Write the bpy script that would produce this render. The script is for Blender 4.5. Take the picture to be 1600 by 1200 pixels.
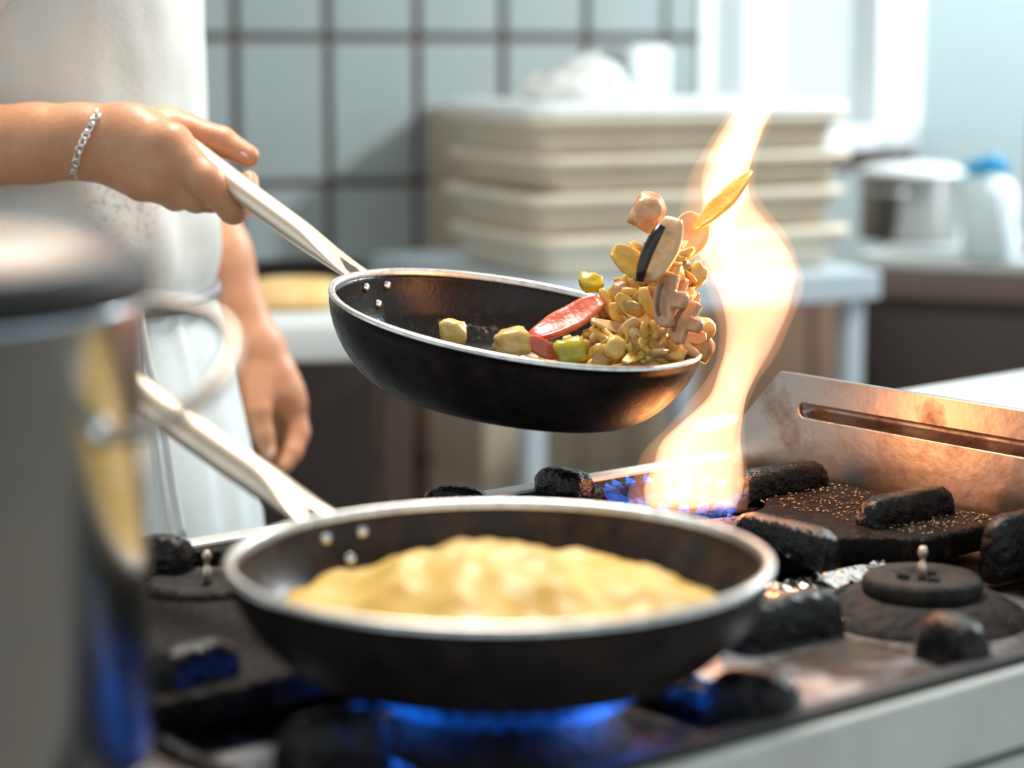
import bpy, bmesh, math, random
import numpy as np
from mathutils import Vector, Matrix, noise

random.seed(7)
for _o in list(bpy.data.objects):
    bpy.data.objects.remove(_o, do_unlink=True)
scene = bpy.context.scene
COL = scene.collection
PI = math.pi

# ------------------------------------------------------------------ camera
# world axes follow the stove: X towards its splash guard, Y towards the cook, Z up
F = 3400.0                      # focal length in pixels of the 1600x1200 frame
HZ = 70.0                       # horizon row
PITCH = math.atan((600 - HZ) / F)
AL = math.radians(51)
HD = Vector((math.cos(AL), math.sin(AL), 0))       # heading on the ground
RT = Vector((math.sin(AL), -math.cos(AL), 0))      # to the right
UPV = Vector((0, 0, 1))
FW = HD * math.cos(PITCH) - UPV * math.sin(PITCH)
CU = HD * math.sin(PITCH) + UPV * math.cos(PITCH)
def ray(px, py): return FW + RT * ((px - 800) / F) + CU * ((600 - py) / F)
CAM = Vector((0, 0, 0.98)) - ray(780, 868) * 1.2
def P(px, py, d): return CAM + ray(px, py) * d
def Pz(px, py, z):
    v = ray(px, py)
    return CAM + v * ((z - CAM.z) / v.z)
def RD(R, D, z): return Vector((CAM.x, CAM.y, 0)) + RT * R + HD * D + UPV * z
def toRD(p):
    q = p - CAM
    return Vector((q.dot(RT), q.dot(HD), p.z))

cam = bpy.data.cameras.new('camera')
cam.sensor_width = 36.0
cam.lens = 36.0 * F / 1600.0
cam.clip_start = 0.05
camo = bpy.data.objects.new('camera', cam)
COL.objects.link(camo)
camo.matrix_world = Matrix(((RT.x, CU.x, -FW.x, CAM.x), (RT.y, CU.y, -FW.y, CAM.y), (RT.z, CU.z, -FW.z, CAM.z), (0, 0, 0, 1)))
cam.dof.use_dof = True
cam.dof.focus_distance = 1.72
cam.dof.aperture_fstop = 3.1
scene.camera = camo

# ------------------------------------------------------------------ world, light, exposure
w = bpy.data.worlds.new('daylight')
scene.world = w
w.use_nodes = True
w.node_tree.nodes['Background'].inputs[0].default_value = (0.82, 0.94, 1.0, 1)
w.node_tree.nodes['Background'].inputs[1].default_value = 1.15
vs = scene.view_settings
vs.view_transform = 'Standard'
vs.look = 'None'
vs.exposure = 0.0
vs.gamma = 1.0
vs.use_curve_mapping = False

def area(name, loc, target, size, energy, color, size_y=None):
    l = bpy.data.lights.new(name, 'AREA')
    l.energy = energy
    l.color = color
    l.size = size
    if size_y:
        l.shape = 'RECTANGLE'
        l.size_y = size_y
    o = bpy.data.objects.new(name, l)
    COL.objects.link(o)
    o.location = loc
    o.rotation_euler = (Vector(target) - Vector(loc)).to_track_quat('-Z', 'Y').to_euler()
    return o
# unseen overhead lamp, added for the light from above
area('overhead_lamp', RD(-0.1, 2.15, 2.35), RD(-0.15, 1.75, 0.9), 0.5, 34, (1.0, 0.95, 0.88))


# ------------------------------------------------------------------ material helpers
MATS = {}
def mat(name, color, rough=0.5, metal=0.0, var=None, vscale=20.0, vfac=(0.35, 0.7), bump=0.0, bscale=60.0,
        stretch=(1, 1, 1), sss=0.0, coat=0.0, emit=None, estr=0.0, trans=0.0, rvar=0.0, spec=0.5, detail=6.0):
    if name in MATS: return MATS[name]
    m = bpy.data.materials.new(name)
    m.use_nodes = True
    nt = m.node_tree
    b = nt.nodes['Principled BSDF']
    b.inputs['Base Color'].default_value = (*color, 1)
    b.inputs['Roughness'].default_value = rough
    b.inputs['Metallic'].default_value = metal
    b.inputs['Specular IOR Level'].default_value = spec
    if sss:
        b.inputs['Subsurface Weight'].default_value = sss
        b.inputs['Subsurface Radius'].default_value = (0.012, 0.005, 0.003)
        b.inputs['Subsurface Scale'].default_value = 0.6
    if coat:
        b.inputs['Coat Weight'].default_value = coat
        b.inputs['Coat Roughness'].default_value = 0.15
    if trans: b.inputs['Transmission Weight'].default_value = trans
    if emit:
        b.inputs['Emission Color'].default_value = (*emit, 1)
        b.inputs['Emission Strength'].default_value = estr
    if var or bump or rvar:
        tc = nt.nodes.new('ShaderNodeTexCoord')
        mp = nt.nodes.new('ShaderNodeMapping')
        mp.inputs['Scale'].default_value = stretch
        nt.links.new(tc.outputs['Object'], mp.inputs['Vector'])
        n1 = nt.nodes.new('ShaderNodeTexNoise')
        n1.inputs['Scale'].default_value = vscale
        n1.inputs['Detail'].default_value = detail
        n1.inputs['Roughness'].default_value = 0.65
        nt.links.new(mp.outputs[0], n1.inputs['Vector'])
        rp = nt.nodes.new('ShaderNodeMapRange')
        rp.inputs['From Min'].default_value = vfac[0]
        rp.inputs['From Max'].default_value = vfac[1]
        nt.links.new(n1.outputs['Fac'], rp.inputs['Value'])
        if var:
            mx = nt.nodes.new('ShaderNodeMix')
            mx.data_type = 'RGBA'
            mx.inputs[6].default_value = (*color, 1)
            mx.inputs[7].default_value = (*var, 1)
            nt.links.new(rp.outputs[0], mx.inputs[0])
            nt.links.new(mx.outputs[2], b.inputs['Base Color'])
        if rvar:
            mr = nt.nodes.new('ShaderNodeMapRange')
            mr.inputs['To Min'].default_value = rough
            mr.inputs['To Max'].default_value = min(1, rough + rvar)
            nt.links.new(rp.outputs[0], mr.inputs['Value'])
            nt.links.new(mr.outputs[0], b.inputs['Roughness'])
        if bump:
            n2 = nt.nodes.new('ShaderNodeTexNoise')
            n2.inputs['Scale'].default_value = bscale
            n2.inputs['Detail'].default_value = 5
            nt.links.new(mp.outputs[0], n2.inputs['Vector'])
            bp = nt.nodes.new('ShaderNodeBump')
            bp.inputs['Strength'].default_value = bump
            bp.inputs['Distance'].default_value = 0.004
            nt.links.new(n2.outputs['Fac'], bp.inputs['Height'])
            nt.links.new(bp.outputs[0], b.inputs['Normal'])
    MATS[name] = m
    return m

def volume_mat(name, color, strength, nscale=0.0, lo=0.4, hi=0.6, stretch=(1, 1, 1)):
    """a glowing gas: emission through the volume, so it looks brighter where it is thicker"""
    m = bpy.data.materials.new(name)
    m.use_nodes = True
    nt = m.node_tree
    nt.nodes.clear()
    out = nt.nodes.new('ShaderNodeOutputMaterial')
    em = nt.nodes.new('ShaderNodeEmission')
    em.inputs['Color'].default_value = (*color, 1)
    em.inputs['Strength'].default_value = strength
    if nscale:
        tc = nt.nodes.new('ShaderNodeTexCoord')
        mp = nt.nodes.new('ShaderNodeMapping')
        mp.inputs['Scale'].default_value = stretch
        n = nt.nodes.new('ShaderNodeTexNoise')
        n.inputs['Scale'].default_value = nscale
        n.inputs['Detail'].default_value = 2
        n.inputs['Distortion'].default_value = 0.6
        rp = nt.nodes.new('ShaderNodeMapRange')
        rp.inputs['From Min'].default_value = lo
        rp.inputs['From Max'].default_value = hi
        rp.inputs['To Min'].default_value = strength * 0.65
        rp.inputs['To Max'].default_value = strength * 1.35
        nt.links.new(tc.outputs['Object'], mp.inputs['Vector'])
        nt.links.new(mp.outputs[0], n.inputs['Vector'])
        nt.links.new(n.outputs['Fac'], rp.inputs['Value'])
        nt.links.new(rp.outputs[0], em.inputs['Strength'])
    nt.links.new(em.outputs[0], out.inputs['Volume'])
    return m

# ------------------------------------------------------------------ object helpers
def link(name, me, m=None, parent=None, smooth=True):
    o = bpy.data.objects.new(name, me)
    COL.objects.link(o)
    if m is not None and not me.materials: me.materials.append(m)
    if smooth:
        me.polygons.foreach_set('use_smooth', [True] * len(me.polygons))
    if parent: o.parent = parent
    return o
def pyd(name, verts, faces, m=None, parent=None, smooth=True):
    me = bpy.data.meshes.new(name)
    me.from_pydata([tuple(v) for v in verts], [], faces)
    me.update()
    return link(name, me, m, parent, smooth)
def tag(o, label, cat, group=None):
    o['label'] = label
    o['category'] = cat
    if group: o['group'] = group
    return o
def struct(o, label=None):
    o['kind'] = 'structure'
    if label: o['label'] = label
    return o
def empty(name, loc, label, cat, group=None, rot=None):
    o = bpy.data.objects.new(name, None)
    o.empty_display_size = 0.05
    COL.objects.link(o)
    o.location = loc
    if rot is not None:
        o.rotation_mode = 'QUATERNION'
        o.rotation_quaternion = rot
    return tag(o, label, cat, group)
def bevel_box_mesh(name, sx, sy, sz, bv=0.0, seg=2, z0=0.0):
    """box centred in x, y standing on z0"""
    bm = bmesh.new()
    bmesh.ops.create_cube(bm, size=1.0)
    for v in bm.verts:
        v.co = Vector((v.co.x * sx, v.co.y * sy, (v.co.z + 0.5) * sz + z0))
    if bv > 0:
        bmesh.ops.bevel(bm, geom=list(bm.edges), offset=bv, segments=seg, affect='EDGES', profile=0.5)
    me = bpy.data.meshes.new(name)
    bm.to_mesh(me)
    bm.free()
    return me
def box(name, c, size, m, parent=None, bv=0.0, rz=0.0, seg=2, smooth=False):
    me = bevel_box_mesh(name, *size, bv, seg, -size[2] / 2)
    o = link(name, me, m, parent, smooth)
    o.location = c
    o.rotation_euler = (0, 0, rz)
    return o
def loft_mesh(name, rings, cap=True, closed=True):
    n = len(rings[0])
    V = [v for r_ in rings for v in r_]
    Fc = []
    for i in range(len(rings) - 1):
        for j in range(n if closed else n - 1):
            k = (j + 1) % n
            Fc.append((i * n + j, i * n + k, (i + 1) * n + k, (i + 1) * n + j))
    if cap and closed:
        Fc.append(tuple(range(n - 1, -1, -1)))
        Fc.append(tuple((len(rings) - 1) * n + j for j in range(n)))
    me = bpy.data.meshes.new(name)
    me.from_pydata([tuple(v) for v in V], [], Fc)
    me.update()
    return me
def frames(pts):
    """tangent, side, up for each point of a path"""
    out = []
    up = None
    for i, p in enumerate(pts):
        a = pts[max(0, i - 1)]
        b = pts[min(len(pts) - 1, i + 1)]
        t = (b - a).normalized()
        if up is None:
            up = Vector((0, 0, 1)) if abs(t.z) < 0.9 else Vector((1, 0, 0))
        s = t.cross(up).normalized()
        up = s.cross(t).normalized()
        out.append((t, s, up))
    return out
def tube_mesh(name, pts, rad, n=12, cap=True, flat=None):
    pts = [Vector(p) for p in pts]
    fr = frames(pts)
    rings = []
    for i, p in enumerate(pts):
        r_ = rad[i] if isinstance(rad, (list, tuple)) else rad
        f_ = (flat[i] if isinstance(flat, (list, tuple)) else flat) if flat else 1.0
        _, s, u = fr[i]
        rings.append([p + s * (math.cos(2 * PI * k / n) * r_) + u * (math.sin(2 * PI * k / n) * r_ * f_) for k in range(n)])
    return loft_mesh(name, rings, cap)
def tube(name, pts, rad, m, parent=None, n=12, flat=None):
    return link(name, tube_mesh(name, pts, rad, n, True, flat), m, parent)
def lathe_mesh(name, prof, n=64, close=False):
    """prof: (r, z) pairs; a radius of 0 makes a pole"""
    V, Fc, idx = [], [], []
    for r_, z in prof:
        if r_ < 1e-6:
            idx.append([len(V)])
            V.append((0, 0, z))
        else:
            idx.append(list(range(len(V), len(V) + n)))
            V += [(r_ * math.cos(2 * PI * k / n), r_ * math.sin(2 * PI * k / n), z) for k in range(n)]
    pairs = list(zip(idx, idx[1:])) + ([(idx[-1], idx[0])] if close else [])
    for a, b in pairs:
        for k in range(n):
            k2 = (k + 1) % n
            if len(a) == 1 and len(b) == 1: continue
            if len(a) == 1: Fc.append((a[0], b[k2], b[k]))
            elif len(b) == 1: Fc.append((a[k], a[k2], b[0]))
            else: Fc.append((a[k], a[k2], b[k2], b[k]))
    me = bpy.data.meshes.new(name)
    me.from_pydata(V, [], Fc)
    me.update()
    return me
def lathe(name, prof, m, parent=None, n=64, close=False, loc=(0, 0, 0)):
    o = link(name, lathe_mesh(name, prof, n, close), m, parent)
    o.location = loc
    return o
def smoothpath(pts, k=6):
    """Catmull-Rom through tuples of any length"""
    pts = [np.array(p, float) for p in pts]
    out = []
    for i in range(len(pts) - 1):
        p0, p1, p2, p3 = pts[max(0, i - 1)], pts[i], pts[i + 1], pts[min(len(pts) - 1, i + 2)]
        for j in range(k):
            t = j / k
            out.append(0.5 * ((2 * p1) + (-p0 + p2) * t + (2 * p0 - 5 * p1 + 4 * p2 - p3) * t * t + (-p0 + 3 * p1 - 3 * p2 + p3) * t ** 3))
    out.append(pts[-1])
    return out
def plate_mesh(name, outer, holes, thick, bevel, z):
    """flat plate with holes, from a filled 2-D curve"""
    cu = bpy.data.curves.new(name, 'CURVE')
    cu.dimensions = '2D'
    cu.fill_mode = 'BOTH'
    cu.extrude = thick / 2 - bevel
    cu.bevel_depth = bevel
    cu.bevel_resolution = 2
    for loop in [outer] + holes:
        sp = cu.splines.new('POLY')
        sp.points.add(len(loop) - 1)
        for q, (x, y) in zip(sp.points, loop): q.co = (x, y, 0, 1)
        sp.use_cyclic_u = True
    tmp = bpy.data.objects.new('tmp', cu)
    COL.objects.link(tmp)
    me = bpy.data.meshes.new_from_object(tmp.evaluated_get(bpy.context.evaluated_depsgraph_get()))
    bpy.data.objects.remove(tmp, do_unlink=True)
    bpy.data.curves.remove(cu)
    me.name = name
    for v in me.vertices: v.co.z += z - thick / 2
    return me

# ------------------------------------------------------------------ materials
M_steel = mat('brushed_steel', (0.62, 0.62, 0.60), 0.32, 1.0, var=(0.45, 0.44, 0.42), vscale=14, bump=0.08, bscale=90, rvar=0.15)
M_panel = mat('stove_panel_steel', (0.66, 0.68, 0.65), 0.42, 0.35, var=(0.56, 0.55, 0.51), vscale=9, rvar=0.15)
M_pot = mat('polished_pot_steel', (0.34, 0.40, 0.45), 0.22, 1.0, var=(0.58, 0.57, 0.55), vscale=3)
M_handle = mat('worn_handle_steel', (0.76, 0.63, 0.49), 0.44, 1.0, var=(0.62, 0.50, 0.38), vscale=30, vfac=(0.5, 0.85), rvar=0.1)
M_alu = mat('bare_aluminium_rim', (0.82, 0.80, 0.76), 0.36, 1.0, var=(0.45, 0.41, 0.38), vscale=120, vfac=(0.45, 0.75))
M_rivet = mat('rivet_steel', (0.85, 0.84, 0.82), 0.25, 1.0)
M_pan = mat('black_nonstick', (0.010, 0.008, 0.0075), 0.34, 0.0, var=(0.026, 0.019, 0.016), vscale=60, bump=0.08, bscale=260, rvar=0.2, spec=0.14)
M_pan_in = mat('scratched_black_coating', (0.013, 0.012, 0.013), 0.26, 0.0, var=(0.045, 0.042, 0.042), vscale=130, vfac=(0.55, 0.8), bump=0.10, bscale=330, rvar=0.25, spec=0.25)
M_iron = mat('burnt_cast_iron', (0.007, 0.0055, 0.005), 0.22, 0.0, var=(0.055, 0.034, 0.022), vscale=70, vfac=(0.55, 0.80), bump=1.0, bscale=120, rvar=0.3, spec=0.3)
M_plate = mat('crusted_iron_plate', (0.010, 0.0075, 0.006), 0.42, 0.0, var=(0.06, 0.036, 0.022), vscale=60, vfac=(0.52, 0.78), bump=1.0, bscale=150, rvar=0.3, spec=0.07)
M_tray = mat('greasy_drip_tray', (0.40, 0.41, 0.42), 0.38, 1.0, var=(0.05, 0.035, 0.025), vscale=14, vfac=(0.36, 0.56), bump=0.3, bscale=40, rvar=0.2)
M_foil = mat('crumpled_foil', (0.8, 0.78, 0.74), 0.2, 1.0, bump=1.0, bscale=70)
M_burner = mat('sooty_burner', (0.016, 0.013, 0.011), 0.7, 0.0, var=(0.05, 0.04, 0.034), vscale=60, bump=0.8, bscale=140, spec=0.2)
M_dark = mat('black_gap', (0.012, 0.010, 0.009), 0.6)
M_skin = mat('skin', (0.60, 0.295, 0.155), 0.45, 0.0, var=(0.48, 0.20, 0.095), vscale=28, vfac=(0.35, 0.75), bump=0.12, bscale=220, sss=0.12)
M_nail = mat('nail', (0.78, 0.53, 0.42), 0.28)
M_shirt = mat('white_cotton', (0.74, 0.77, 0.73), 0.9, 0.0, var=(0.66, 0.69, 0.66), vscale=7, bump=0.15, bscale=300)
M_apron = mat('white_apron_cloth', (0.70, 0.77, 0.78), 0.9, 0.0, var=(0.62, 0.69, 0.70), vscale=10, bump=0.12, bscale=300)
M_trouser = mat('dark_trousers', (0.03, 0.03, 0.04), 0.9)
M_shoe = mat('black_shoe', (0.02, 0.02, 0.02), 0.5)
M_tile = mat('grey_wall_tile', (0.31, 0.36, 0.36), 0.4, 0.0, var=(0.28, 0.32, 0.31), vscale=3)
M_tile_low = mat('brown_shade_tile', (0.22, 0.13, 0.085), 0.35, 0.0, var=(0.17, 0.10, 0.065), vscale=4)  # lower rows: warm shade put into the brown of the tiles
M_grout = mat('grout', (0.10, 0.068, 0.062), 0.9)
M_wall = mat('pale_wall_paint', (0.56, 0.68, 0.70), 0.7)
M_floor = mat('floor_tile', (0.22, 0.17, 0.13), 0.5, var=(0.16, 0.12, 0.09), vscale=3)
M_white = mat('white_frame', (0.82, 0.86, 0.86), 0.45)
M_plastic = mat('cream_plastic', (0.72, 0.64, 0.51), 0.45, 0.0, var=(0.66, 0.57, 0.44), vscale=5, sss=0.1)
M_marble = mat('white_worktop', (0.62, 0.66, 0.66), 0.35)
M_bluesteel = mat('table_steel', (0.55, 0.63, 0.68), 0.45, 0.35)
M_brown = mat('dark_brown_front', (0.045, 0.028, 0.022), 0.5)
M_brownedge = mat('brown_counter_edge', (0.16, 0.11, 0.09), 0.5)
M_crate = mat('beige_crate', (0.42, 0.31, 0.20), 0.6, var=(0.34, 0.25, 0.16), vscale=8)
M_bag = mat('white_bag', (0.8, 0.8, 0.76), 0.6, bump=0.4, bscale=14)
M_blue = mat('blue_plastic', (0.01, 0.33, 0.62), 0.35)
M_jug = mat('milky_plastic', (0.72, 0.84, 0.88), 0.4, sss=0.1)
M_red = mat('red_label', (0.42, 0.10, 0.08), 0.6)

# ------------------------------------------------------------------ the room
TH = math.radians(25.6)                                   # the tiled wall turns away to the right
WD = RT * math.cos(TH) + HD * math.sin(TH)                # along the wall
WN = RT * math.sin(TH) - HD * math.cos(TH)                # out of the wall, to the camera
wp0 = P(650, 283, 4.62)                                   # a joint crossing of the tiles
WO = Vector((wp0.x, wp0.y, 0))
wall_rot = math.atan2(WD.y, WD.x)
area('pendant_lamp', WO + WD * 1.95 + WN * 1.7 + UPV * 2.35, WO + WD * 0.1 + UPV * 1.0, 0.16, 85, (0.9, 0.97, 1.0))
def W(s, z, out=0.0): return WO + WD * s + WN * out + UPV * z
def wall_px(px):                                          # distance along the wall under a pixel column
    v = ray(px, 300)
    q = CAM - WO
    t = -q.dot(WN) / v.dot(WN)
    return (CAM + v * t - WO).dot(WD)
ce = box('ceiling', RD(0, 2.9, 2.86), (7.5, 7.5, 0.1), mat('ceiling_paint', (0.8, 0.8, 0.78), 0.9), rz=wall_rot)
struct(ce, 'white kitchen ceiling')
fl = box('floor', RD(-0.95, 1.9, -0.05), (7.0, 8.4, 0.1), M_floor, rz=math.atan2(RT.y, RT.x))
yard = struct(box('ground', RD(6.6, 1.9, -0.06), (8.0, 9.0, 0.1), mat('pale_concrete', (0.5, 0.52, 0.52), 0.9, var=(.42, .44, .44), vscale=2), rz=math.atan2(RT.y, RT.x)), 'pale concrete yard outside the side wall gaps')  # unseen ground, added pale to brighten what the stockpot reflects
struct(fl, 'brown kitchen floor')
S_WIN0, S_WIN1 = wall_px(1086), wall_px(1425)
zj = wp0.z                                                # height of a horizontal joint
TW, THH = 0.2, 0.3
win_sill = 1.02
wall = pyd('wall_back', [], [], M_grout)
def quadbox(V, Fc, s0, s1, z0, z1, o0, o1):
    b = len(V)
    for s, z, o in ((s0, z0, o0), (s1, z0, o0), (s1, z1, o0), (s0, z1, o0), (s0, z0, o1), (s1, z0, o1), (s1, z1, o1), (s0, z1, o1)):
        V.append(W(s, z, o))
    Fc += [(b, b + 3, b + 2, b + 1), (b + 4, b + 5, b + 6, b + 7), (b, b + 1, b + 5, b + 4), (b + 1, b + 2, b + 6, b + 5), (b + 2, b + 3, b + 7, b + 6), (b + 3, b, b + 4, b + 7)]
V, Fc = [], []
quadbox(V, Fc, -4.0, S_WIN0, 0, 2.8, -0.12, 0)
quadbox(V, Fc, S_WIN0, S_WIN1, 0, win_sill, -0.12, 0)
quadbox(V, Fc, S_WIN0, S_WIN1, 2.3, 2.8, -0.12, 0)
me = bpy.data.meshes.new('wall_back')
me.from_pydata([tuple(v) for v in V], [], Fc)
me.materials.append(M_grout)
wall.data = me
struct(wall, 'grey tiled kitchen wall with dark joints')
tile_me = bevel_box_mesh('tile', TW - 0.018, 0.012, THH - 0.018, 0.003, 1, -(THH - 0.018) / 2)
tile_me.materials.append(M_tile)
tile_low = tile_me.copy()
tile_low.materials.clear()
tile_low.materials.append(M_tile_low)
i0 = math.floor(wall_px(0) / TW) - 1
for i in range(i0, 12):
    for j in range(-5, 3):
        sc_ = (i + 0.5) * TW
        zc = zj + (j + 0.5) * THH
        if zc - THH / 2 < 0 or sc_ - TW / 2 < -3.9: continue
        if sc_ + TW / 2 > S_WIN1: continue
        wide = 1.0
        if sc_ + TW / 2 > S_WIN0 and zc + THH / 2 > win_sill:
            wide = (S_WIN0 - (sc_ - TW / 2)) / TW
            if wide < 0.15: continue
            sc_ = (sc_ - TW / 2 + S_WIN0) / 2
        o = link('tile', tile_low if j < -1 else tile_me, None, wall, False)
        o.scale = (wide, 1, 1)
        o.location = W(sc_, zc, 0.004)
        o.rotation_euler = (0, 0, wall_rot)

# window in the same wall, white frame and two mullions, panes of clear glass
win = struct(pyd('window_1', [], [], M_white), 'bright kitchen window with white frame')
def wbar(name, s0, s1, z0, z1, o0, o1, m, parent):
    V, Fc = [], []
    quadbox(V, Fc, s0, s1, z0, z1, o0, o1)
    return pyd(name, V, Fc, m, parent, False)
fr_w = 0.05
for nm, a in (('frame_side', (S_WIN0, S_WIN0 + 0.03, win_sill, 2.3)), ('frame_side', (S_WIN1 - 0.06, S_WIN1, win_sill, 2.3)),
              ('frame_sill', (S_WIN0, S_WIN1, win_sill, win_sill + 0.05)), ('frame_head', (S_WIN0, S_WIN1, 2.25, 2.3)),
              ('mullion', (wall_px(1155), wall_px(1208), win_sill, 2.3)), ('mullion', (wall_px(1362), wall_px(1384), win_sill, 2.3)),
              ('transom', (S_WIN0, S_WIN1, 1.60, 1.64))):
    wbar(nm, *a, -0.10, 0.02, M_white, win)
mg = bpy.data.materials.new('window_glass')
mg.use_nodes = True
nt = mg.node_tree
nt.nodes.clear()
o_ = nt.nodes.new('ShaderNodeOutputMaterial')
mxs = nt.nodes.new('ShaderNodeMixShader')
tr = nt.nodes.new('ShaderNodeBsdfTransparent')
gl = nt.nodes.new('ShaderNodeBsdfGlossy')
gl.inputs['Roughness'].default_value = 0.05
mxs.inputs[0].default_value = 0.06
nt.links.new(tr.outputs[0], mxs.inputs[1])
nt.links.new(gl.outputs[0], mxs.inputs[2])
nt.links.new(mxs.outputs[0], o_.inputs[0])
edges_ = [S_WIN0 + 0.03, wall_px(1155), wall_px(1208), wall_px(1362), wall_px(1384), S_WIN1 - 0.06]
for a, b in zip(edges_[::2], edges_[1::2]):
    wbar('pane', a, b, win_sill + 0.05, 2.25, -0.052, -0.048, mg, win)

# right wall: from the window's end towards the camera side
kd = (RT * math.cos(0.42) - HD * math.sin(0.42)).normalized()   # the side wall and counter run to the right and nearer
wr0 = W(S_WIN1, 0, 0)
wr = box('wall_right', wr0 + kd * 1.5 + Vector((-kd.y, kd.x, 0)) * 0.06 + UPV * 1.4, (3.0, 0.12, 2.8), M_wall, rz=math.atan2(kd.y, kd.x))
wr = struct(wr, 'pale painted side wall beside the window')

pier_top = P(668, 168, (W(wall_px(668), 1.1) - CAM).dot(FW)).z
# unseen side wall on the camera's right, its open gaps shaped for the pot's reflections
sw0, sw1 = RD(2.5, 2.4, 0), RD(2.5, -2.2, 0)
swd = (sw1 - sw0).normalized()
swr = math.atan2(swd.y, swd.x)
wf = struct(box('wall_front', sw0 + swd * 0.2 + UPV * 1.4, (0.4, 0.12, 2.8), M_wall, rz=swr), 'pale painted wall beside the camera')
for a_, b_, z0_, z1_ in ((0.4, 1.95, 0, 0.06), (0.4, 1.95, 2.4, 2.8), (1.95, 2.1, 0, 2.8), (2.1, 3.5, 0, 0.06), (2.1, 3.5, 2.4, 2.8), (3.5, 4.6, 0, 2.8)):
    o = box('wall_section', sw0 + swd * ((a_ + b_) / 2) + UPV * ((z0_ + z1_) / 2), (b_ - a_, 0.12, z1_ - z0_), M_wall, rz=swr)
    o.parent = wf
    o.matrix_parent_inverse = (Matrix.Translation(wf.location) @ Matrix.Rotation(swr, 4, 'Z')).inverted()
# ------------------------------------------------------------------ stove
ST_Y0, ST_Y1, ST_X0, ST_X1 = -0.136, 0.434, -0.78, 0.60
stove = empty('gas_stove', ((ST_X0 + ST_X1) / 2, 0.15, 0), 'steel gas stove with burnt black grates and side splash guard', 'stove')
SO = Vector(stove.location)
def sp(o):                                                # parent a part keeping world coordinates
    o.parent = stove
    o.location = Vector(o.location) - SO
    return o
cx, cy = (ST_X0 + ST_X1) / 2, (ST_Y0 + ST_Y1) / 2
sp(box('cabinet', (cx, cy + 0.003, 0.44), (ST_X1 - ST_X0, ST_Y1 - ST_Y0 - 0.006, 0.80), M_panel, bv=0.004))
for lx in (ST_X0 + 0.06, ST_X1 - 0.06):
    for ly in (ST_Y0 + 0.06, ST_Y1 - 0.06):
        sp(box('foot', (lx, ly, 0.021), (0.05, 0.05, 0.042), M_dark))
sp(box('drip_tray', (cx, cy, 0.861), (ST_X1 - ST_X0 - 0.012, ST_Y1 - ST_Y0 - 0.012, 0.014), M_tray))
sp(box('side_panel', (cx, ST_Y0 - 0.004, 0.8515), (ST_X1 - ST_X0, 0.010, 0.091), M_panel, bv=0.003))
sp(box('panel_groove', (cx, ST_Y0 - 0.0095, 0.848), (ST_X1 - ST_X0 - 0.02, 0.003, 0.0035), M_dark))
sp(box('edge_seal', (cx, ST_Y0 + 0.006, 0.896), (ST_X1 - ST_X0, 0.014, 0.013), M_dark, bv=0.002))
sp(box('far_rail', (cx, ST_Y1 - 0.004, 0.885), (ST_X1 - ST_X0, 0.022, 0.036), M_panel, bv=0.004))
sp(box('cross_strip', (0.196, -0.012, 0.8795), (0.13, 0.215, 0.025), M_tray, bv=0.003))
sp(box('cross_strip', (-0.20, -0.012, 0.8795), (0.03, 0.215, 0.025), M_tray, bv=0.003))

# splash guard at the far end: chamfered steel sheet with a pressed slot
m_sg = mat('scratched_splash_steel', (0.43, 0.39, 0.35), 0.38, 1.0, var=(0.17, 0.085, 0.045), vscale=15, vfac=(0.52, 0.74), bump=0.15, bscale=70, rvar=0.2, detail=9)
sg_top = 0.985
sgx = 0.612
gy0, gy1 = -0.45, 0.452
def on_guard(px, py):
    v = ray(px, py)
    p = CAM + v * ((sgx - CAM.x) / v.x)
    return p.y, p.z
gtop = on_guard(1222, 583)
gend = on_guard(1162, 655)
sl0 = on_guard(1250, 640)
sl1 = on_guard(1600, 705)
sg_top = gtop[1]
gy0 = ST_Y0 - 0.004
zs_hi, zs_lo = sl0[1] + 0.0075, sl0[1] - 0.0075
slot = []
sy1, sy0 = sl0[0], gy0 + 0.04
r_s = (zs_hi - zs_lo) / 2
for k in range(13): slot.append((sy1 - r_s + r_s * math.cos(PI / 2 - PI * k / 12), (zs_hi + zs_lo) / 2 + r_s * math.sin(PI / 2 - PI * k / 12)))
for k in range(13): slot.append((sy0 + r_s - r_s * math.cos(PI / 2 - PI * k / 12), (zs_hi + zs_lo) / 2 - r_s * math.sin(PI / 2 - PI * k / 12)))
outer = [(gy0, 0.82), (ST_Y1 + 0.012, 0.82), (gend[0], gend[1]), (gtop[0], sg_top), (gy0, sg_top)]
me = plate_mesh('splash_guard', outer, [slot], 0.006, 0.0015, 0)
for v in me.vertices: v.co = Vector((sgx - 0.003 - v.co.z, v.co.x, v.co.y))
g = sp(link('splash_guard', me, m_sg, None, False))
# the slot is a pressed channel: a rounded trough behind the opening
rings = []
for y in np.linspace(sy0, sy1, 30):
    zc = (zs_hi + zs_lo) / 2
    e = min(1.0, (sy1 - y) / r_s, (y - sy0) / r_s)
    hr = r_s * math.sqrt(max(0.05, 1 - (1 - e) ** 2)) * 1.08
    rings.append([Vector((sgx + 0.017 * math.sin(a) , y, zc + hr * math.cos(a))) for a in np.linspace(0, PI, 9)])
me = loft_mesh('slot_trough', rings, False, False)
tr_ = link('slot_trough', me, m_sg, g)
sp(box('guard_lip', (sgx + 0.008, (gy0 + gtop[0]) / 2, sg_top - 0.004), (0.018, gtop[0] - gy0, 0.006), m_sg, bv=0.002))

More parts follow.
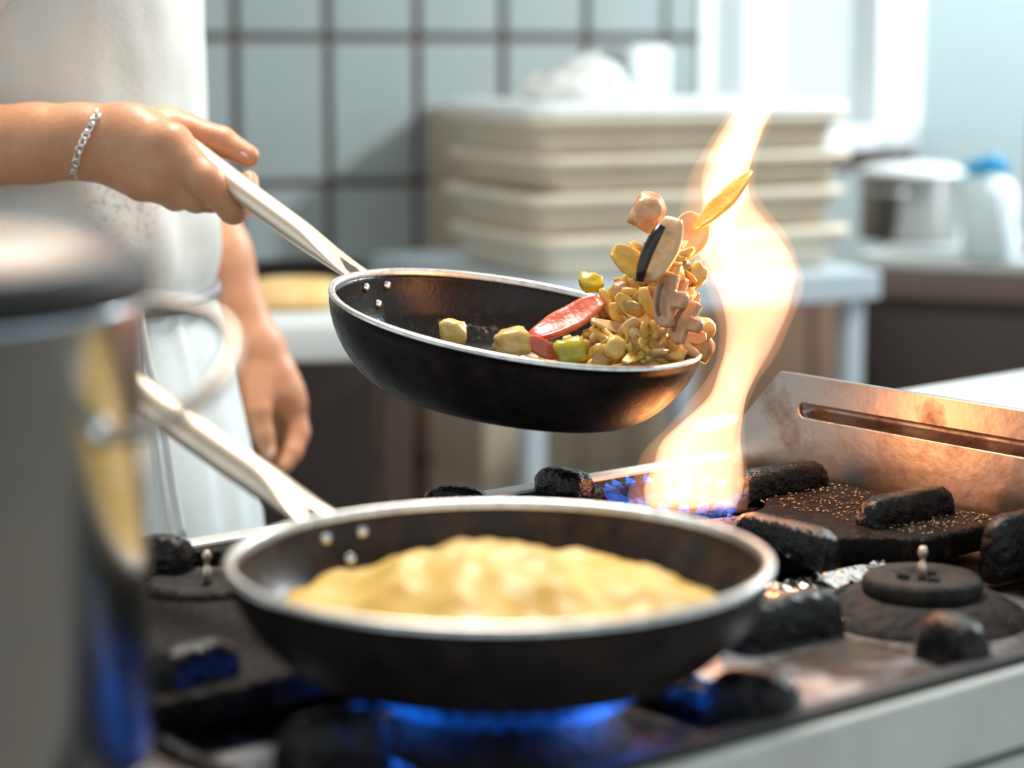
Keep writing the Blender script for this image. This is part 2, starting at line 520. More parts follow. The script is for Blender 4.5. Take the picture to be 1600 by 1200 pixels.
# burners
BUR = {'B1': (0.44, 0.325), 'B2': (0.41, 0.045), 'B3': (0.02, 0.02), 'B4': (0.02, 0.345), 'B5': (-0.40, 0.03), 'B6': (-0.40, 0.345)}
cone = lathe_mesh('burner', [(0.074, 0.8685), (0.070, 0.873), (0.058, 0.880), (0.050, 0.884), (0.0, 0.884)], 40)
capm = lathe_mesh('burner_cap', [(0.0, 0.884), (0.040, 0.884), (0.0415, 0.889), (0.041, 0.8935), (0.038, 0.8965), (0.022, 0.8965), (0.019, 0.894), (0.0, 0.8935)], 48)
for v in capm.vertices:                                   # flame ports: notches round the rim
    r_ = math.hypot(v.co.x, v.co.y)
    if 0.0412 < r_ < 0.043:
        k = int(round(math.atan2(v.co.y, v.co.x) / (2 * PI) * 48))
        if k % 2: v.co.x *= 0.955; v.co.y *= 0.955
scm = lathe_mesh('cap_screw', [(0.0048, 0), (0.0048, 0.003), (0.0038, 0.0045), (0, 0.005)], 10)
pinm = lathe_mesh('igniter_pin', [(0.0, 0.893), (0.0035, 0.893), (0.003, 0.904), (0.0016, 0.906), (0.0016, 0.909), (0.003, 0.911), (0.0032, 0.914), (0.002, 0.9165), (0, 0.917)], 14)
for k, (bx_, by_) in BUR.items():
    b = sp(link('burner', cone if not cone.users else cone, M_burner)); b.location = Vector((bx_, by_, 0)) - SO
    c_ = link('burner_cap', capm, M_burner, b)
    if k in ('B1', 'B2', 'B4'):
        p_ = link('igniter_pin', pinm, M_handle, b)
        for q_ in range(3 if k == 'B2' else 0):
            s_c = link('cap_screw', scm, M_burner, b)
            s_c.location = (0.013 * math.cos(q_ * 2.1 + 2.4), 0.013 * math.sin(q_ * 2.1 + 2.4), 0.8935)

# cast iron grates: plates with openings, prongs standing on them
def circ(cx, cy, r_, n=48, a0=0, a1=2 * PI):
    return [(cx + r_ * math.cos(a0 + (a1 - a0) * k / n), cy + r_ * math.sin(a0 + (a1 - a0) * k / n)) for k in range(n + (0 if abs(a1 - a0) > 6.2 else 1))]
def far_grate(x0, x1, b_far, b_near, rn=0.098):
    # the near side is scalloped round the front burner
    cxn, cyn = b_near
    yn = 0.112
    dx = math.sqrt(rn * rn - (yn - cyn) ** 2)
    arc = circ(cxn, cyn, rn, 30, math.atan2(yn - cyn, -dx), math.atan2(yn - cyn, dx))
    out = [(x0, yn)] + arc + [(x1, yn), (x1, 0.420), (x0, 0.420)]
    return plate_mesh('grate', out, [circ(b_far[0], b_far[1], 0.075)], 0.020, 0.004, 0.900)
def rough(me, amp, scale):
    for v in me.vertices:
        v.co += noise.noise_vector(v.co * scale) * amp
def iron_bar(name, a, b, z0, z1, wd, parent):
    """a chunky cast bar with rounded top from a to b"""
    a, b = Vector((*a, 0)), Vector((*b, 0))
    L = (b - a).length
    t = (b - a) / L
    sd = Vector((-t.y, t.x, 0))
    hz_ = z1 - z0
    rings = []
    for u, q in ((0, .55), (.004, .80), (.010, .95), (.018, 1), *[(.018 + (L - .036) * i / 8, 1) for i in range(1, 8)], (L - .018, 1), (L - .010, .95), (L - .004, .80), (L, .55)):
        top = z1 - (1 - q) * hz_ * .5
        ring = []
        for k in range(20):
            an = 2 * PI * k / 20
            c_, s_ = math.cos(an), math.sin(an)
            x_ = math.copysign(abs(c_) ** .6, c_) * wd / 2 * (1.18 - .18 * s_) * (.55 + .45 * q)
            z_ = z0 + (top - z0) * (.5 + .5 * math.copysign(abs(s_) ** .6, s_))
            ring.append(a + t * u + sd * x_ + UPV * z_)
        rings.append(ring)
    me = loft_mesh(name, rings)
    rough(me, 0.0012, 55)
    rough(me, 0.0006, 190)
    return link(name, me, M_iron, parent)
ZT = 0.921
grates = []
for x0, x1, bf, bn, prongs in (
    (0.245, 0.588, BUR['B1'], (0.402, 0.060), [((.485, .297), (.577, .297)), ((.482, .162), (.577, .165)), ((.387, .197), (.382, .104)), ((.383, .422), (.389, .374)), ((.262, .417), (.290, .378)), ((.255, .27), (.335, .27))]),
    (-0.18, 0.225, BUR['B4'], BUR['B3'], [((.004, .408), (.021, .372)), ((-.141, .135), (-.088, .139)), ((.115, .20), (.20, .20)), ((.02, .245), (.02, .18)), ((-.17, .345), (-.09, .345)), ((.13, .345), (.21, .345))]),
    (-0.60, -0.20, BUR['B6'], (-0.40, 0.03), [((-.40, .42), (-.40, .36)), ((-.22, .2), (-.30, .2)), ((-.40, .25), (-.40, .18)), ((-.59, .345), (-.5, .345))])):
    me = far_grate(x0, x1, bf, bn)
    g_ = sp(link('grate', me, M_plate, None, False))
    for a, b in prongs:
        pr = iron_bar('prong', a, b, 0.892, ZT, 0.021, g_)
# front grates: a frame of bars with prongs
def bar_frame(x0, x1, y0, y1, prongs):
    fr_ = sp(iron_bar('front_grate', (x0, y0), (x1, y0), 0.869, 0.888, 0.012, None))
    for a, b in (((x0, y0), (x0, y1)), ((x1, y0), (x1, y1))):
        iron_bar('frame_bar', a, b, 0.869, 0.888, 0.012, fr_)
    for a, b in prongs:
        iron_bar('prong', a, b, 0.872, ZT, 0.022, fr_)
bar_frame(0.268, 0.575, -0.122, 0.10, [((.185, .004), (.272, 0)), ((.276, -.074), (.262, -.124)), ((.505, .062), (.582, .062))])
bar_frame(-0.165, 0.125, -0.122, 0.10, [((.084, -.080), (.106, -.126)), ((-.155, -.02), (-.095, -.02)), ((.095, .06), (.125, .06))])
bar_frame(-0.58, -0.225, -0.122, 0.10, [((-.40, -.125), (-.40, -.09)), ((-.57, .03), (-.49, .03)), ((-.32, .03), (-.24, .03))])
# foil laid in the tray round the right burner
def foil(x0, x1, y0, y1, z):
    nx, ny = 40, 14
    V = [(x0 + (x1 - x0) * i / nx, y0 + (y1 - y0) * j / ny, z + 0.006 * noise.noise(Vector((i * .35, j * .5, 3))) + 0.003 * noise.noise(Vector((i * 1.1, j * 1.3, 9)))) for j in range(ny + 1) for i in range(nx + 1)]
    Fc = [(j * (nx + 1) + i, j * (nx + 1) + i + 1, (j + 1) * (nx + 1) + i + 1, (j + 1) * (nx + 1) + i) for j in range(ny) for i in range(nx)]
    return sp(pyd('foil_liner', V, Fc, M_foil, None, True))
foil(0.285, 0.345, 0.055, 0.125, 0.8755)
fa, fb = Pz(1190, 926, 0.885), Pz(1398, 881, 0.885)
fdv = (fb - fa); fnv = Vector((-fdv.y, fdv.x, 0)).normalized()
V = []
for i in range(41):
    for j in range(6):
        p_ = fa + fdv * (i / 40) + fnv * ((j - 2.5) / 5 * 0.022)
        V.append(Vector((p_.x, p_.y, 0.882 + 0.004 * j / 5 + 0.004 * noise.noise(Vector((i * .5, j * .6, 2))))))
sp(pyd('foil_liner', V, [(i * 6 + j, i * 6 + j + 1, (i + 1) * 6 + j + 1, (i + 1) * 6 + j) for i in range(40) for j in range(5)], M_foil))
foil(-0.10, -0.03, 0.27, 0.33, 0.873)

# crumbs and spice on the iron
bm = bmesh.new()
rng = random.Random(3)
for _ in range(420):
    t = rng.random()
    if t < 0.6: x, y, z = rng.uniform(.485, .585), rng.uniform(.18, .29), 0.9005
    elif t < 0.9: x, y, z = rng.uniform(.49, .585), rng.uniform(.115, .155), 0.9005
    else: x, y, z = rng.uniform(.27, .37), rng.uniform(.12, .2), 0.9005
    s = rng.uniform(0.0004, 0.0011) * (1.6 if rng.random() < .06 else 1)
    mt_ = Matrix.Translation((x, y, z)) @ Matrix.Rotation(rng.random() * 6, 4, 'Z') @ Matrix.Diagonal((s * 1.4, s, s * .8, 1))
    bmesh.ops.create_icosphere(bm, subdivisions=1, radius=1, matrix=mt_)
me = bpy.data.meshes.new('crumbs')
bm.to_mesh(me)
bm.free()
cr = sp(link('crumbs', me, mat('golden_crumb', (0.50, 0.30, 0.12), 0.6, var=(0.12, 0.06, 0.03), vscale=260, vfac=(.42, .58)), None, False))
cr['kind'] = 'stuff'

# ------------------------------------------------------------------ frying pans
def make_pan(name, label, origin, ex, ey, n, depth, Rr, rb, az, rise, hlen, hstart_drop=0.012, lining=None):
    """origin: rim centre; az: direction of the handle in the rim plane; rise: slope of the handle"""
    rot = Matrix((ex, ey, n)).transposed().to_quaternion()
    t = empty(name, origin, label, 'frying pan', rot=rot)
    t_ = 0.0035
    outp = [(0, -depth), (rb * 0.9, -depth), (rb, -depth + 0.002)]
    for k in range(1, 9):
        a = k / 8
        outp.append((rb + (Rr - rb) * (1 - (1 - a) ** 1.75), -depth + 0.002 + (depth - 0.003) * a ** 1.15))
    outp.append((Rr + 0.0005, -0.002))
    inn = [(Rr - t_, -0.002)] + [(r_ - t_, z + (0.004 if i < 3 else 0.001)) for i, (r_, z) in reversed(list(enumerate(outp[2:-1])))] + [(0, -depth + 0.005)]
    body = link('pan_body', lathe_mesh('pan_body', outp, 96), M_pan, t)
    lin = link('pan_lining', lathe_mesh('pan_lining', inn, 96), lining or M_pan_in, t)
    lathe('rim', [(Rr - t_ - 0.0008, -0.0045), (Rr - t_ - 0.0008, -0.0004), (Rr - t_ / 2, 0.0008), (Rr + 0.0007, -0.0002), (Rr + 0.0009, -0.0026)], M_alu, t, 96)
    # handle: a flat riveted tongue that rounds into a tube
    dr = Vector((math.cos(az), math.sin(az), 0))
    sd = Vector((-math.sin(az), math.cos(az), 0))
    upl = Vector((0, 0, 1))
    secs = []
    NS = 34
    for i in range(NS + 1):
        s = i / NS
        dist = Rr - 0.003 + hlen * s
        zz = -hstart_drop + hlen * (rise * s - 0.14 * s * (1 - s) * rise)
        f = min(1, s / 0.34)
        f = f * f * (3 - 2 * f)
        wid = 0.0165 + (0.0125 - 0.0165) * f + 0.0022 * max(0, s - 0.3)
        hgt = 0.0035 + (0.0112 - 0.0035) * f
        if s > 0.97:
            q = 1 - (s - 0.97) / 0.03 * 0.35
            wid *= q; hgt *= q
        c = dr * dist + upl * zz
        dish = -0.006 * (1 - f)                            # the tongue is dished along its middle
        ring = []
        for k in range(24):
            a = 2 * PI * k / 24
            ca, sa = math.cos(a), math.sin(a)
            e = 1.0
            x_ = math.copysign(abs(ca) ** e, ca) * wid
            z_ = math.copysign(abs(sa) ** e, sa) * hgt + dish * (1 - (x_ / wid) ** 2) * (1 if sa > 0 else 0.6)
            ring.append(c + sd * x_ + upl * z_)
        secs.append(ring)
    h = link('handle', loft_mesh('handle', secs), M_handle, t)
    # mount plate down the wall of the pan, burnt dark, with three rivets inside
    V = []
    for i in range(5):
        for k in range(7):
            a = az + (k - 3) / 3 * 0.105
            zz = -0.006 - i * 0.0075
            rr = None
            for (r0, z0), (r1, z1) in zip(outp, outp[1:]):
                if z0 <= zz <= z1 and z1 > z0: rr = r0 + (r1 - r0) * (zz - z0) / (z1 - z0)
            V.append(Vector((math.cos(a), math.sin(a), 0)) * ((rr or Rr) + 0.003) + upl * zz)
    Fc = [(i * 7 + k, i * 7 + k + 1, i * 7 + k + 8, i * 7 + k + 7) for i in range(4) for k in range(6)]
    mp = pyd('mount_plate', V, Fc, M_handle, h)
    md = mp.modifiers.new('thick', 'SOLIDIFY'); md.thickness = 0.003
    bn = [secs[4][k] * 0.0 + secs[2][k] + (secs[5][k] - secs[2][k]) * 0.0 for k in range(24)]
    # the scorched patch where the tongue leaves the pan
    cpos = dr * (Rr + hlen * 0.10) + upl * (-hstart_drop + hlen * 0.10 * rise - 0.002)
    Vp, Fp = [], []
    for i in range(9):
        s_ = i / 8
        ww = 0.0075 * math.sin(PI * min(1, 0.12 + 0.9 * s_)) * (1 + 0.3 * noise.noise(Vector((i * .9, 2, 0))))
        si = 0.015 + 0.135 * s_
        f = min(1, si / 0.34); f = f * f * (3 - 2 * f)
        hg = 0.0035 + (0.0112 - 0.0035) * f
        c = dr * (Rr - 0.003 + hlen * si) + upl * (-hstart_drop + hlen * (rise * si - 0.14 * si * (1 - si) * rise) + hg - 0.006 * (1 - f) + 0.0006)
        Vp += [c - sd * ww, c + upl * 0.0003, c + sd * ww]
    for i in range(8):
        for k in range(2): Fp.append((i * 3 + k, i * 3 + k + 1, i * 3 + k + 4, i * 3 + k + 3))
    sc_p = pyd('scorch_mark', Vp, Fp, mat('burnt_stain', (0.035, 0.022, 0.015), 0.4, 0.2, bump=0.5, bscale=200), h)
    rv = lathe_mesh('rivet', [(0, 0.0024), (0.0022, 0.0021), (0.0038, 0.0010), (0.0043, -0.0008), (0, -0.001)], 18)
    for da, zz in ((-0.095, -0.013), (0.095, -0.013), (0.0, -0.027)):
        a = az + da
        rr = Rr
        for (r1, z1), (r0, z0) in zip(inn, inn[1:]):
            if z0 <= zz <= z1 and z1 > z0: rr = r0 + (r1 - r0) * (zz - z0) / (z1 - z0)
        pos = Vector((math.cos(a), math.sin(a), 0)) * (rr - 0.0003) + upl * zz
        nin = (Vector((-math.cos(a), -math.sin(a), 0)) + upl * 0.35).normalized()
        o = link('rivet', rv, M_rivet, t)
        o.location = pos
        o.rotation_euler = nin.to_track_quat('Z', 'Y').to_euler()
    return t, rot

# near pan, flat on the grate
PAN_R = 0.150
n_ = UPV.copy()
ex_ = RT.copy(); ey_ = HD.copy()
pan1, _ = make_pan('frying_pan', 'black frying pan of yellow mash on the lit burner', (0, 0, 0.980), ex_, ey_, n_, 0.0585, PAN_R, 0.112, math.radians(131), 0.26, 0.245,
    lining=mat('brown_pan_coating', (0.026, 0.016, 0.011), 0.3, 0.0, var=(0.085, 0.050, 0.031), vscale=40, vfac=(0.45, 0.75), rvar=0.25, spec=0.25))  # near pan's lining is browner than the tossed pan's
# tossed pan: rolled down to the right and tipped a little to the camera
d2 = 1.72
vr = ray(808, 492).normalized()
e_, r_ = math.radians(11.8), math.radians(9.6)
cxv = RT.copy(); cyv = (CU - vr * CU.dot(vr)).normalized(); cxv = vr.cross(cyv).normalized()
n2 = (cxv * (math.cos(e_) * math.sin(r_)) + cyv * (math.cos(e_) * math.cos(r_)) - vr * math.sin(e_)).normalized()
ex2 = (cxv * math.cos(r_) - cyv * math.sin(r_)); ex2 = (ex2 - n2 * ex2.dot(n2)).normalized()
ey2 = n2.cross(ex2).normalized()
O2 = P(808, 492, d2)
pan2, rot2 = make_pan('frying_pan', 'black frying pan held in the air tossing vegetables', O2, ex2, ey2, n2, 0.064, 0.1495, 0.113, math.radians(146), 0.30, 0.265)
def pan2w(x, y, z): return O2 + ex2 * x + ey2 * y + n2 * z
# ------------------------------------------------------------------ stockpot
pc = P(-232, 800, 1.0)
pot_c = Vector((pc.x, pc.y, 0.9215))
POT_R, POT_H = 0.134, 0.222
pot = empty('stockpot', pot_c, 'tall polished steel stockpot with dark rimmed lid at the left', 'pot')
lathe('pot_wall', [(0, 0), (POT_R - 0.008, 0), (POT_R - 0.002, 0.003), (POT_R, 0.010), (POT_R, POT_H - 0.004), (POT_R + 0.003, POT_H), (POT_R - 0.002, POT_H + 0.001)], M_pot, pot, 96)
lid = lathe('lid', [(POT_R - 0.004, POT_H + 0.016), (POT_R - 0.012, POT_H + 0.024), (POT_R - 0.03, POT_H + 0.031), (POT_R - 0.07, POT_H + 0.037), (0, POT_H + 0.040)], mat('dull_lid_steel', (0.16, 0.13, 0.11), 0.5, 1.0), pot, 96)
lathe('lid_band', [(POT_R - 0.004, POT_H + 0.0015), (POT_R + 0.003, POT_H + 0.002), (POT_R + 0.005, POT_H + 0.008), (POT_R + 0.003, POT_H + 0.017), (POT_R - 0.006, POT_H + 0.0195)], mat('dark_lid_band', (0.012, 0.008, 0.008), 0.6), lid, 96)
kn = lathe('knob', [(0, POT_H + 0.039), (0.010, POT_H + 0.040), (0.008, POT_H + 0.052), (0.017, POT_H + 0.058), (0.018, POT_H + 0.064), (0, POT_H + 0.067)], M_dark, lid, 32)
def potp(a, r_, z): return Vector((0, 0, 0)) + RT * (r_ * math.cos(a)) + HD * (r_ * math.sin(a)) + UPV * z
hp = smoothpath([potp(0.42, POT_R - 0.002, 0.212), potp(0.38, POT_R + 0.014, 0.213), potp(0.28, POT_R + 0.036, 0.208), potp(0.10, POT_R + 0.041, 0.198),
                 potp(-0.12, POT_R + 0.036, 0.184), potp(-0.30, POT_R + 0.018, 0.172), potp(-0.36, POT_R - 0.002, 0.168)], 6)
tube('loop_handle', [Vector(p) for p in hp], 0.0042, mat('dull_handle_wire', (0.42, 0.36, 0.30), 0.45, 1.0), pot, 14)
for a, z in ((0.42, 0.211), (-0.36, 0.170)):
    o = lathe('handle_rivet', [(0, 0.003), (0.006, 0.0025), (0.009, 0), (0, 0)], M_rivet, pot, 20)
    o.location = potp(a, POT_R - 0.0005, z)
    o.rotation_euler = potp(a, 1, 0).to_track_quat('Z', 'Y').to_euler()
# ------------------------------------------------------------------ mash in the near pan
def blob_heap(name, Rm, m, fz, n_r=46, n_a=110):
    V = [Vector((0, 0, fz(0, 0)))]
    Fc = []
    for i in range(1, n_r + 1):
        for k in range(n_a):
            a = 2 * PI * k / n_a
            rr = Rm * i / n_r * (1 + (0.03 * noise.noise(Vector((math.cos(a) * 2, math.sin(a) * 2, 4))) if i > n_r * .7 else 0))
            x, y = rr * math.cos(a), rr * math.sin(a)
            V.append(Vector((x, y, fz(x, y))))
    for k in range(n_a): Fc.append((0, 1 + k, 1 + (k + 1) % n_a))
    for i in range(n_r - 1):
        for k in range(n_a):
            k2 = (k + 1) % n_a
            Fc.append((1 + i * n_a + k, 1 + (i + 1) * n_a + k, 1 + (i + 1) * n_a + k2, 1 + i * n_a + k2))
    b = len(V)
    V.append(Vector((0, 0, -0.0525)))
    for k in range(n_a):
        a = 2 * PI * k / n_a
        V.append(Vector((0.105 * math.cos(a), 0.105 * math.sin(a), -0.0525)))
    o_ = 1 + (n_r - 1) * n_a
    for k in range(n_a):
        k2 = (k + 1) % n_a
        Fc.append((o_ + k, b + 1 + k, b + 1 + k2, o_ + k2))
        Fc.append((b, b + 1 + k2, b + 1 + k))
    return pyd(name, V, Fc, m)
def mash_z(x, y):
    r2 = (x * x + y * y) / 0.128 ** 2
    base = -0.034 + 0.022 * max(0, 1 - r2) ** 0.6
    base += 0.016 * math.exp(-((x + 0.018) / 0.022) ** 2 - ((y - 0.0) / 0.05) ** 2)
    base += 0.012 * math.exp(-((x - 0.03) / 0.05) ** 2 - ((y + 0.01) / 0.05) ** 2)
    base += 0.008 * math.exp(-((x + 0.055) / 0.014) ** 2 - ((y - 0.0) / 0.04) ** 2)
    v = Vector((x, y, 0.0))
    base += 0.009 * noise.noise(v * 30) + 0.0018 * noise.noise(v * 80 + Vector((5, 1, 0)))
    return base
M_mash = mat('yellow_mash', (0.88, 0.51, 0.085), 0.45, 0.0, var=(0.93, 0.64, 0.20), vscale=30, bump=0.12, bscale=90, sss=0.25)
mash = blob_heap('mash', 0.127, M_mash, mash_z)
mash.location = (0, 0, 0.980)
mash.rotation_euler = (0, 0, math.atan2(RT.y, RT.x))
tag(mash, 'heap of creamy yellow mash filling the near frying pan', 'food')

# ------------------------------------------------------------------ vegetables in and over the tossed pan
def veg_mat(nm, c, v, **k): return mat(nm, c, 0.3, 0.0, var=v, vscale=60, bump=0.3, bscale=120, sss=0.15, coat=0.3, **k)
M_redp = veg_mat('red_pepper', (0.62, 0.075, 0.03), (0.75, 0.19, 0.09))
M_yelp = veg_mat('yellow_pepper', (0.80, 0.44, 0.06), (0.84, 0.55, 0.15))
M_gold = veg_mat('golden_potato', (0.74, 0.43, 0.09), (0.82, 0.58, 0.20))
M_green = veg_mat('green_pepper', (0.46, 0.36, 0.008), (0.58, 0.47, 0.02))
M_olive = veg_mat('fried_courgette', (0.60, 0.33, 0.05), (0.33, 0.15, 0.03))
M_mush = veg_mat('mushroom_flesh', (0.70, 0.40, 0.20), (0.45, 0.20, 0.09))
M_mushd = veg_mat('mushroom_gills', (0.16, 0.07, 0.04), (0.26, 0.12, 0.07))
M_pink = veg_mat('pale_onion', (0.74, 0.42, 0.18), (0.80, 0.55, 0.30))
M_aubs = mat('aubergine_skin', (0.012, 0.008, 0.010), 0.25, 0.0, var=(0.03, 0.02, 0.02), vscale=50)
M_aubf = veg_mat('aubergine_flesh', (0.80, 0.52, 0.28), (0.72, 0.40, 0.18))

def strip_mesh(name, L, wd, th, bend, twist=0.0, taper=0.35, n=14, cup=0.3):
    """a curved slice: rounded flat section swept along an arc"""
    rings = []
    for i in range(n + 1):
        s = i / n
        a = (s - 0.5) * bend
        R_ = L / bend if abs(bend) > 1e-3 else 1e3
        p = Vector((R_ * math.sin(a), 0, R_ * (1 - math.cos(a))))
        tdir = Vector((math.cos(a), 0, math.sin(a)))
        nd = Vector((-math.sin(a), 0, math.cos(a)))
        sd = Vector((0, 1, 0))
        tw = twist * (s - 0.5)
        s2 = sd * math.cos(tw) + nd * math.sin(tw)
        n2_ = nd * math.cos(tw) - sd * math.sin(tw)
        q = (math.sin(PI * (0.04 + 0.92 * s))) ** taper
        ring = []
        for k in range(12):
            b = 2 * PI * k / 12
            x_, z_ = math.cos(b), math.sin(b)
            y_ = math.copysign(abs(x_) ** .7, x_) * wd / 2 * q
            zz = math.copysign(abs(z_) ** .7, z_) * th / 2 * q + cup * wd * (x_ * x_) * q * 0.5
            ring.append(p + s2 * y_ + n2_ * zz)
        rings.append(ring)
    me = loft_mesh(name, rings)
    rough(me, 0.0011, 60)
    return me
def chunk_mesh(name, s, seed, flat=1.0, cube=0.6):
    bm = bmesh.new()
    bmesh.ops.create_icosphere(bm, subdivisions=3, radius=1)
    for v in bm.verts:
        c = v.co.copy()
        mx_ = max(abs(c.x), abs(c.y), abs(c.z))
        c = c.lerp(c / mx_ * 0.85, cube)
        c *= 1 + 0.34 * noise.noise(c * 1.6 + Vector((seed * 3.1, 0, seed)))
        v.co = Vector((c.x * s, c.y * s * 0.85, c.z * s * flat))
    me = bpy.data.meshes.new(name)
    bm.to_mesh(me)
    bm.free()
    return me
def mushroom_slice(name, s, th, parent, m):
    prof = []
    for k in range(22):
        a = PI * k / 21
        prof.append((math.cos(a) * s, math.sin(a) * s * 0.75))
    prof += [(-s * .92, -s * .22), (-s * .45, -s * .12), (-s * .24, -s * .25), (-s * .22, -s * .8), (0, -s * .9), (s * .22, -s * .8), (s * .24, -s * .25), (s * .45, -s * .12), (s * .92, -s * .22)]
    me = plate_mesh(name, prof, [], th, th * 0.3, th / 2)
    return me
veg_i = 0
def put(name, me, m, pos, q, label, group=None, cat='vegetable'):
    o = link(name, me, m)
    o.location = pos
    o.rotation_mode = 'QUATERNION'
    o.rotation_quaternion = q
    tag(o, label, cat, group)
    return o
def orient(xdir, zdir):
    x = Vector(xdir).normalized()
    z = (Vector(zdir) - x * x.dot(Vector(zdir))).normalized()
    y = z.cross(x)
    return Matrix((x, y, z)).transposed().to_quaternion()
TOC = -vr                                                   # towards the camera
def img(dx, dy, dd=0.0): return cxv * dx - cyv * dy + vr * dd   # image right / down / away

# red pepper slice leaning on the heap
put('pepper_slice', strip_mesh('pepper_slice', 0.062, 0.026, 0.008, 0.5, 0.3), M_redp, P(888, 503, 1.69), orient(img(0.92, -0.50, .2), img(-.5, -.5, -.7)), 'long glossy red pepper slice lying across the heap', 'vegetables tossed in the pan')
put('pepper_slice', strip_mesh('pepper_slice', 0.030, 0.014, 0.006, 0.6), M_redp, P(848, 545, 1.675), orient(img(0.9, 0.4, .1), img(0, -.3, -1)), 'small dark red pepper bit under the long red slice', 'vegetables tossed in the pan')
# yellow pepper sliver high in the flame
put('pepper_slice', strip_mesh('pepper_slice', 0.068, 0.017, 0.006, 0.35, 0.2, 0.8), M_yelp, P(1130, 318, 1.72), orient(img(0.72, -0.72, .1), img(-.4, -.4, -.8)), 'thin yellow pepper sliver flying up inside the flame', 'vegetables tossed in the pan')
# airborne mushroom piece
put('mushroom_piece', chunk_mesh('mushroom_piece', 0.0155, 5, 0.8, 0.2), M_mush, P(1013, 330, 1.70), orient(img(.4, -1, 0), img(0, 0, -1)), 'pale mushroom piece flying highest left of the flame', 'vegetables tossed in the pan')
# aubergine slice with black skin
au_q = orient(img(0.42, -0.90, 0.1), img(-0.5, -0.2, -0.85))
au = put('aubergine_slice', strip_mesh('aubergine_slice', 0.052, 0.026, 0.012, 0.7, 0, 0.3), M_aubf, P(1037, 392, 1.650), au_q, 'aubergine slice with black skin edge standing up from the heap', 'vegetables tossed in the pan')
sk = tube('skin', [P(px, py, 1.640) for px, py in ((1034, 352), (1022, 372), (1010, 398), (1003, 420), (999, 440))], [0.0035, 0.0046, 0.0046, 0.0042, 0.003], M_aubs, None, 10)
sk.parent = au
sk.matrix_parent_inverse = (Matrix.Translation(au.location) @ au_q.to_matrix().to_4x4()).inverted()
# big pale slice behind it, flame light painted into its colour
put('onion_slice', strip_mesh('onion_slice', 0.046, 0.032, 0.007, 0.7, .3), veg_mat('flame_tinted_onion', (0.85, 0.52, 0.22), (0.88, 0.62, 0.32)), P(1072, 376, 1.725), orient(img(0.5, -0.8, 0.2), img(-.2, -.2, -1)), 'pale onion slice tinted with painted flame light', 'vegetables tossed in the pan')
put('pepper_slice', strip_mesh('pepper_slice', 0.036, 0.022, 0.006, 0.6, .3), M_yelp, P(985, 412, 1.66), orient(img(0.8, 0.5, 0.1), img(-.2, -.5, -.8)), 'wide yellow pepper piece left of the black aubergine edge', 'vegetables tossed in the pan')
put('pepper_piece', chunk_mesh('pepper_piece', 0.0105, 8, .5, .5), M_green, P(924, 441, 1.72), orient(img(1, .1, 0), img(0, -.6, -.8)), 'lime green pepper piece leaping off above the red slice', 'vegetables tossed in the pan')
put('pepper_piece', chunk_mesh('pepper_piece', 0.0135, 9, .6, .7), M_green, P(893, 549, 1.665), orient(img(1, -.2, 0), img(0, -.3, -1)), 'lime green pepper cube at the near rim of the tossed pan', 'vegetables tossed in the pan')
put('potato_chunk', chunk_mesh('potato_chunk', 0.0115, 11, 1.0, .5), M_gold, P(708, 522, 1.68), orient(img(1, -.1, 0), img(0, -1, -.3)), 'leftmost golden potato chunk, alone on the pan floor', 'vegetables tossed in the pan')
put('potato_chunk', chunk_mesh('potato_chunk', 0.0150, 12, .8, .35), M_gold, P(800, 536, 1.665), orient(img(1, -.2, 0), img(0, -1, -.3)), 'lumpy golden potato chunk left of the red pepper slice', 'vegetables tossed in the pan')
# mushroom slices standing on the heap's right
for px, py, s, a, lab in ((1046, 470, 0.019, 1.45, 'large sliced mushroom with brown gills on the heap'), (1073, 505, 0.016, 1.1, 'smaller sliced mushroom right of the large one')):
    me = mushroom_slice('mushroom_slice', s, 0.007, None, M_mush)
    q = orient(img(math.cos(a), -math.sin(a), 0.15), img(-.75, -.10, -.65))
    o = put('mushroom_slice', me, M_mush, P(px, py, 1.640), q, lab, 'vegetables tossed in the pan')
    rings = [Vector((math.cos(t) * s * .66, math.sin(t) * s * .28 - s * .02, 0.0078)) for t in np.linspace(0.1, PI - 0.1, 12)]
    tube('gills', rings, [0.0008] + [0.0017] * 10 + [0.0008], M_mushd, o, 8)

# the rest of the heap: small pieces covering a mound at the pan's right side
rg = random.Random(21)
protos = []
for i in range(4): protos.append(('potato_piece', chunk_mesh('potato_piece', 0.0105, 20 + i, .75, .5), M_gold, 'small golden fried potato piece in the tossed heap', 'golden potato pieces of the heap'))
for i in range(4): protos.append(('courgette_piece', chunk_mesh('courgette_piece', 0.0115, 30 + i, .45, .3), M_olive, 'olive brown fried courgette piece in the tossed heap', 'courgette pieces of the heap'))
for i in range(3): protos.append(('onion_strip', strip_mesh('onion_strip', 0.040, 0.012, 0.005, 1.0 + .3 * i, .8), M_pink, 'pale curled onion strip in the tossed heap', 'onion strips of the heap'))
for i in range(3): protos.append(('pepper_strip', strip_mesh('pepper_strip', 0.043, 0.013, 0.005, 0.8 + .3 * i, .6), M_yelp, 'yellow pepper strip in the tossed heap', 'yellow pepper strips of the heap'))
protos.append(('pepper_bit', chunk_mesh('pepper_bit', 0.0085, 41, .5, .6), M_green, 'small lime green pepper bit in the tossed heap', 'green pepper bits of the heap'))
protos.append(('mushroom_bit', chunk_mesh('mushroom_bit', 0.0105, 44, .6, .2), M_mush, 'brownish mushroom bit in the tossed heap', 'mushroom bits of the heap'))
wts = [2, 2, 2, 2, 4, 4, 4, 4, 2.5, 2.5, 2.5, 7, 7, 7, 1.5, 4]
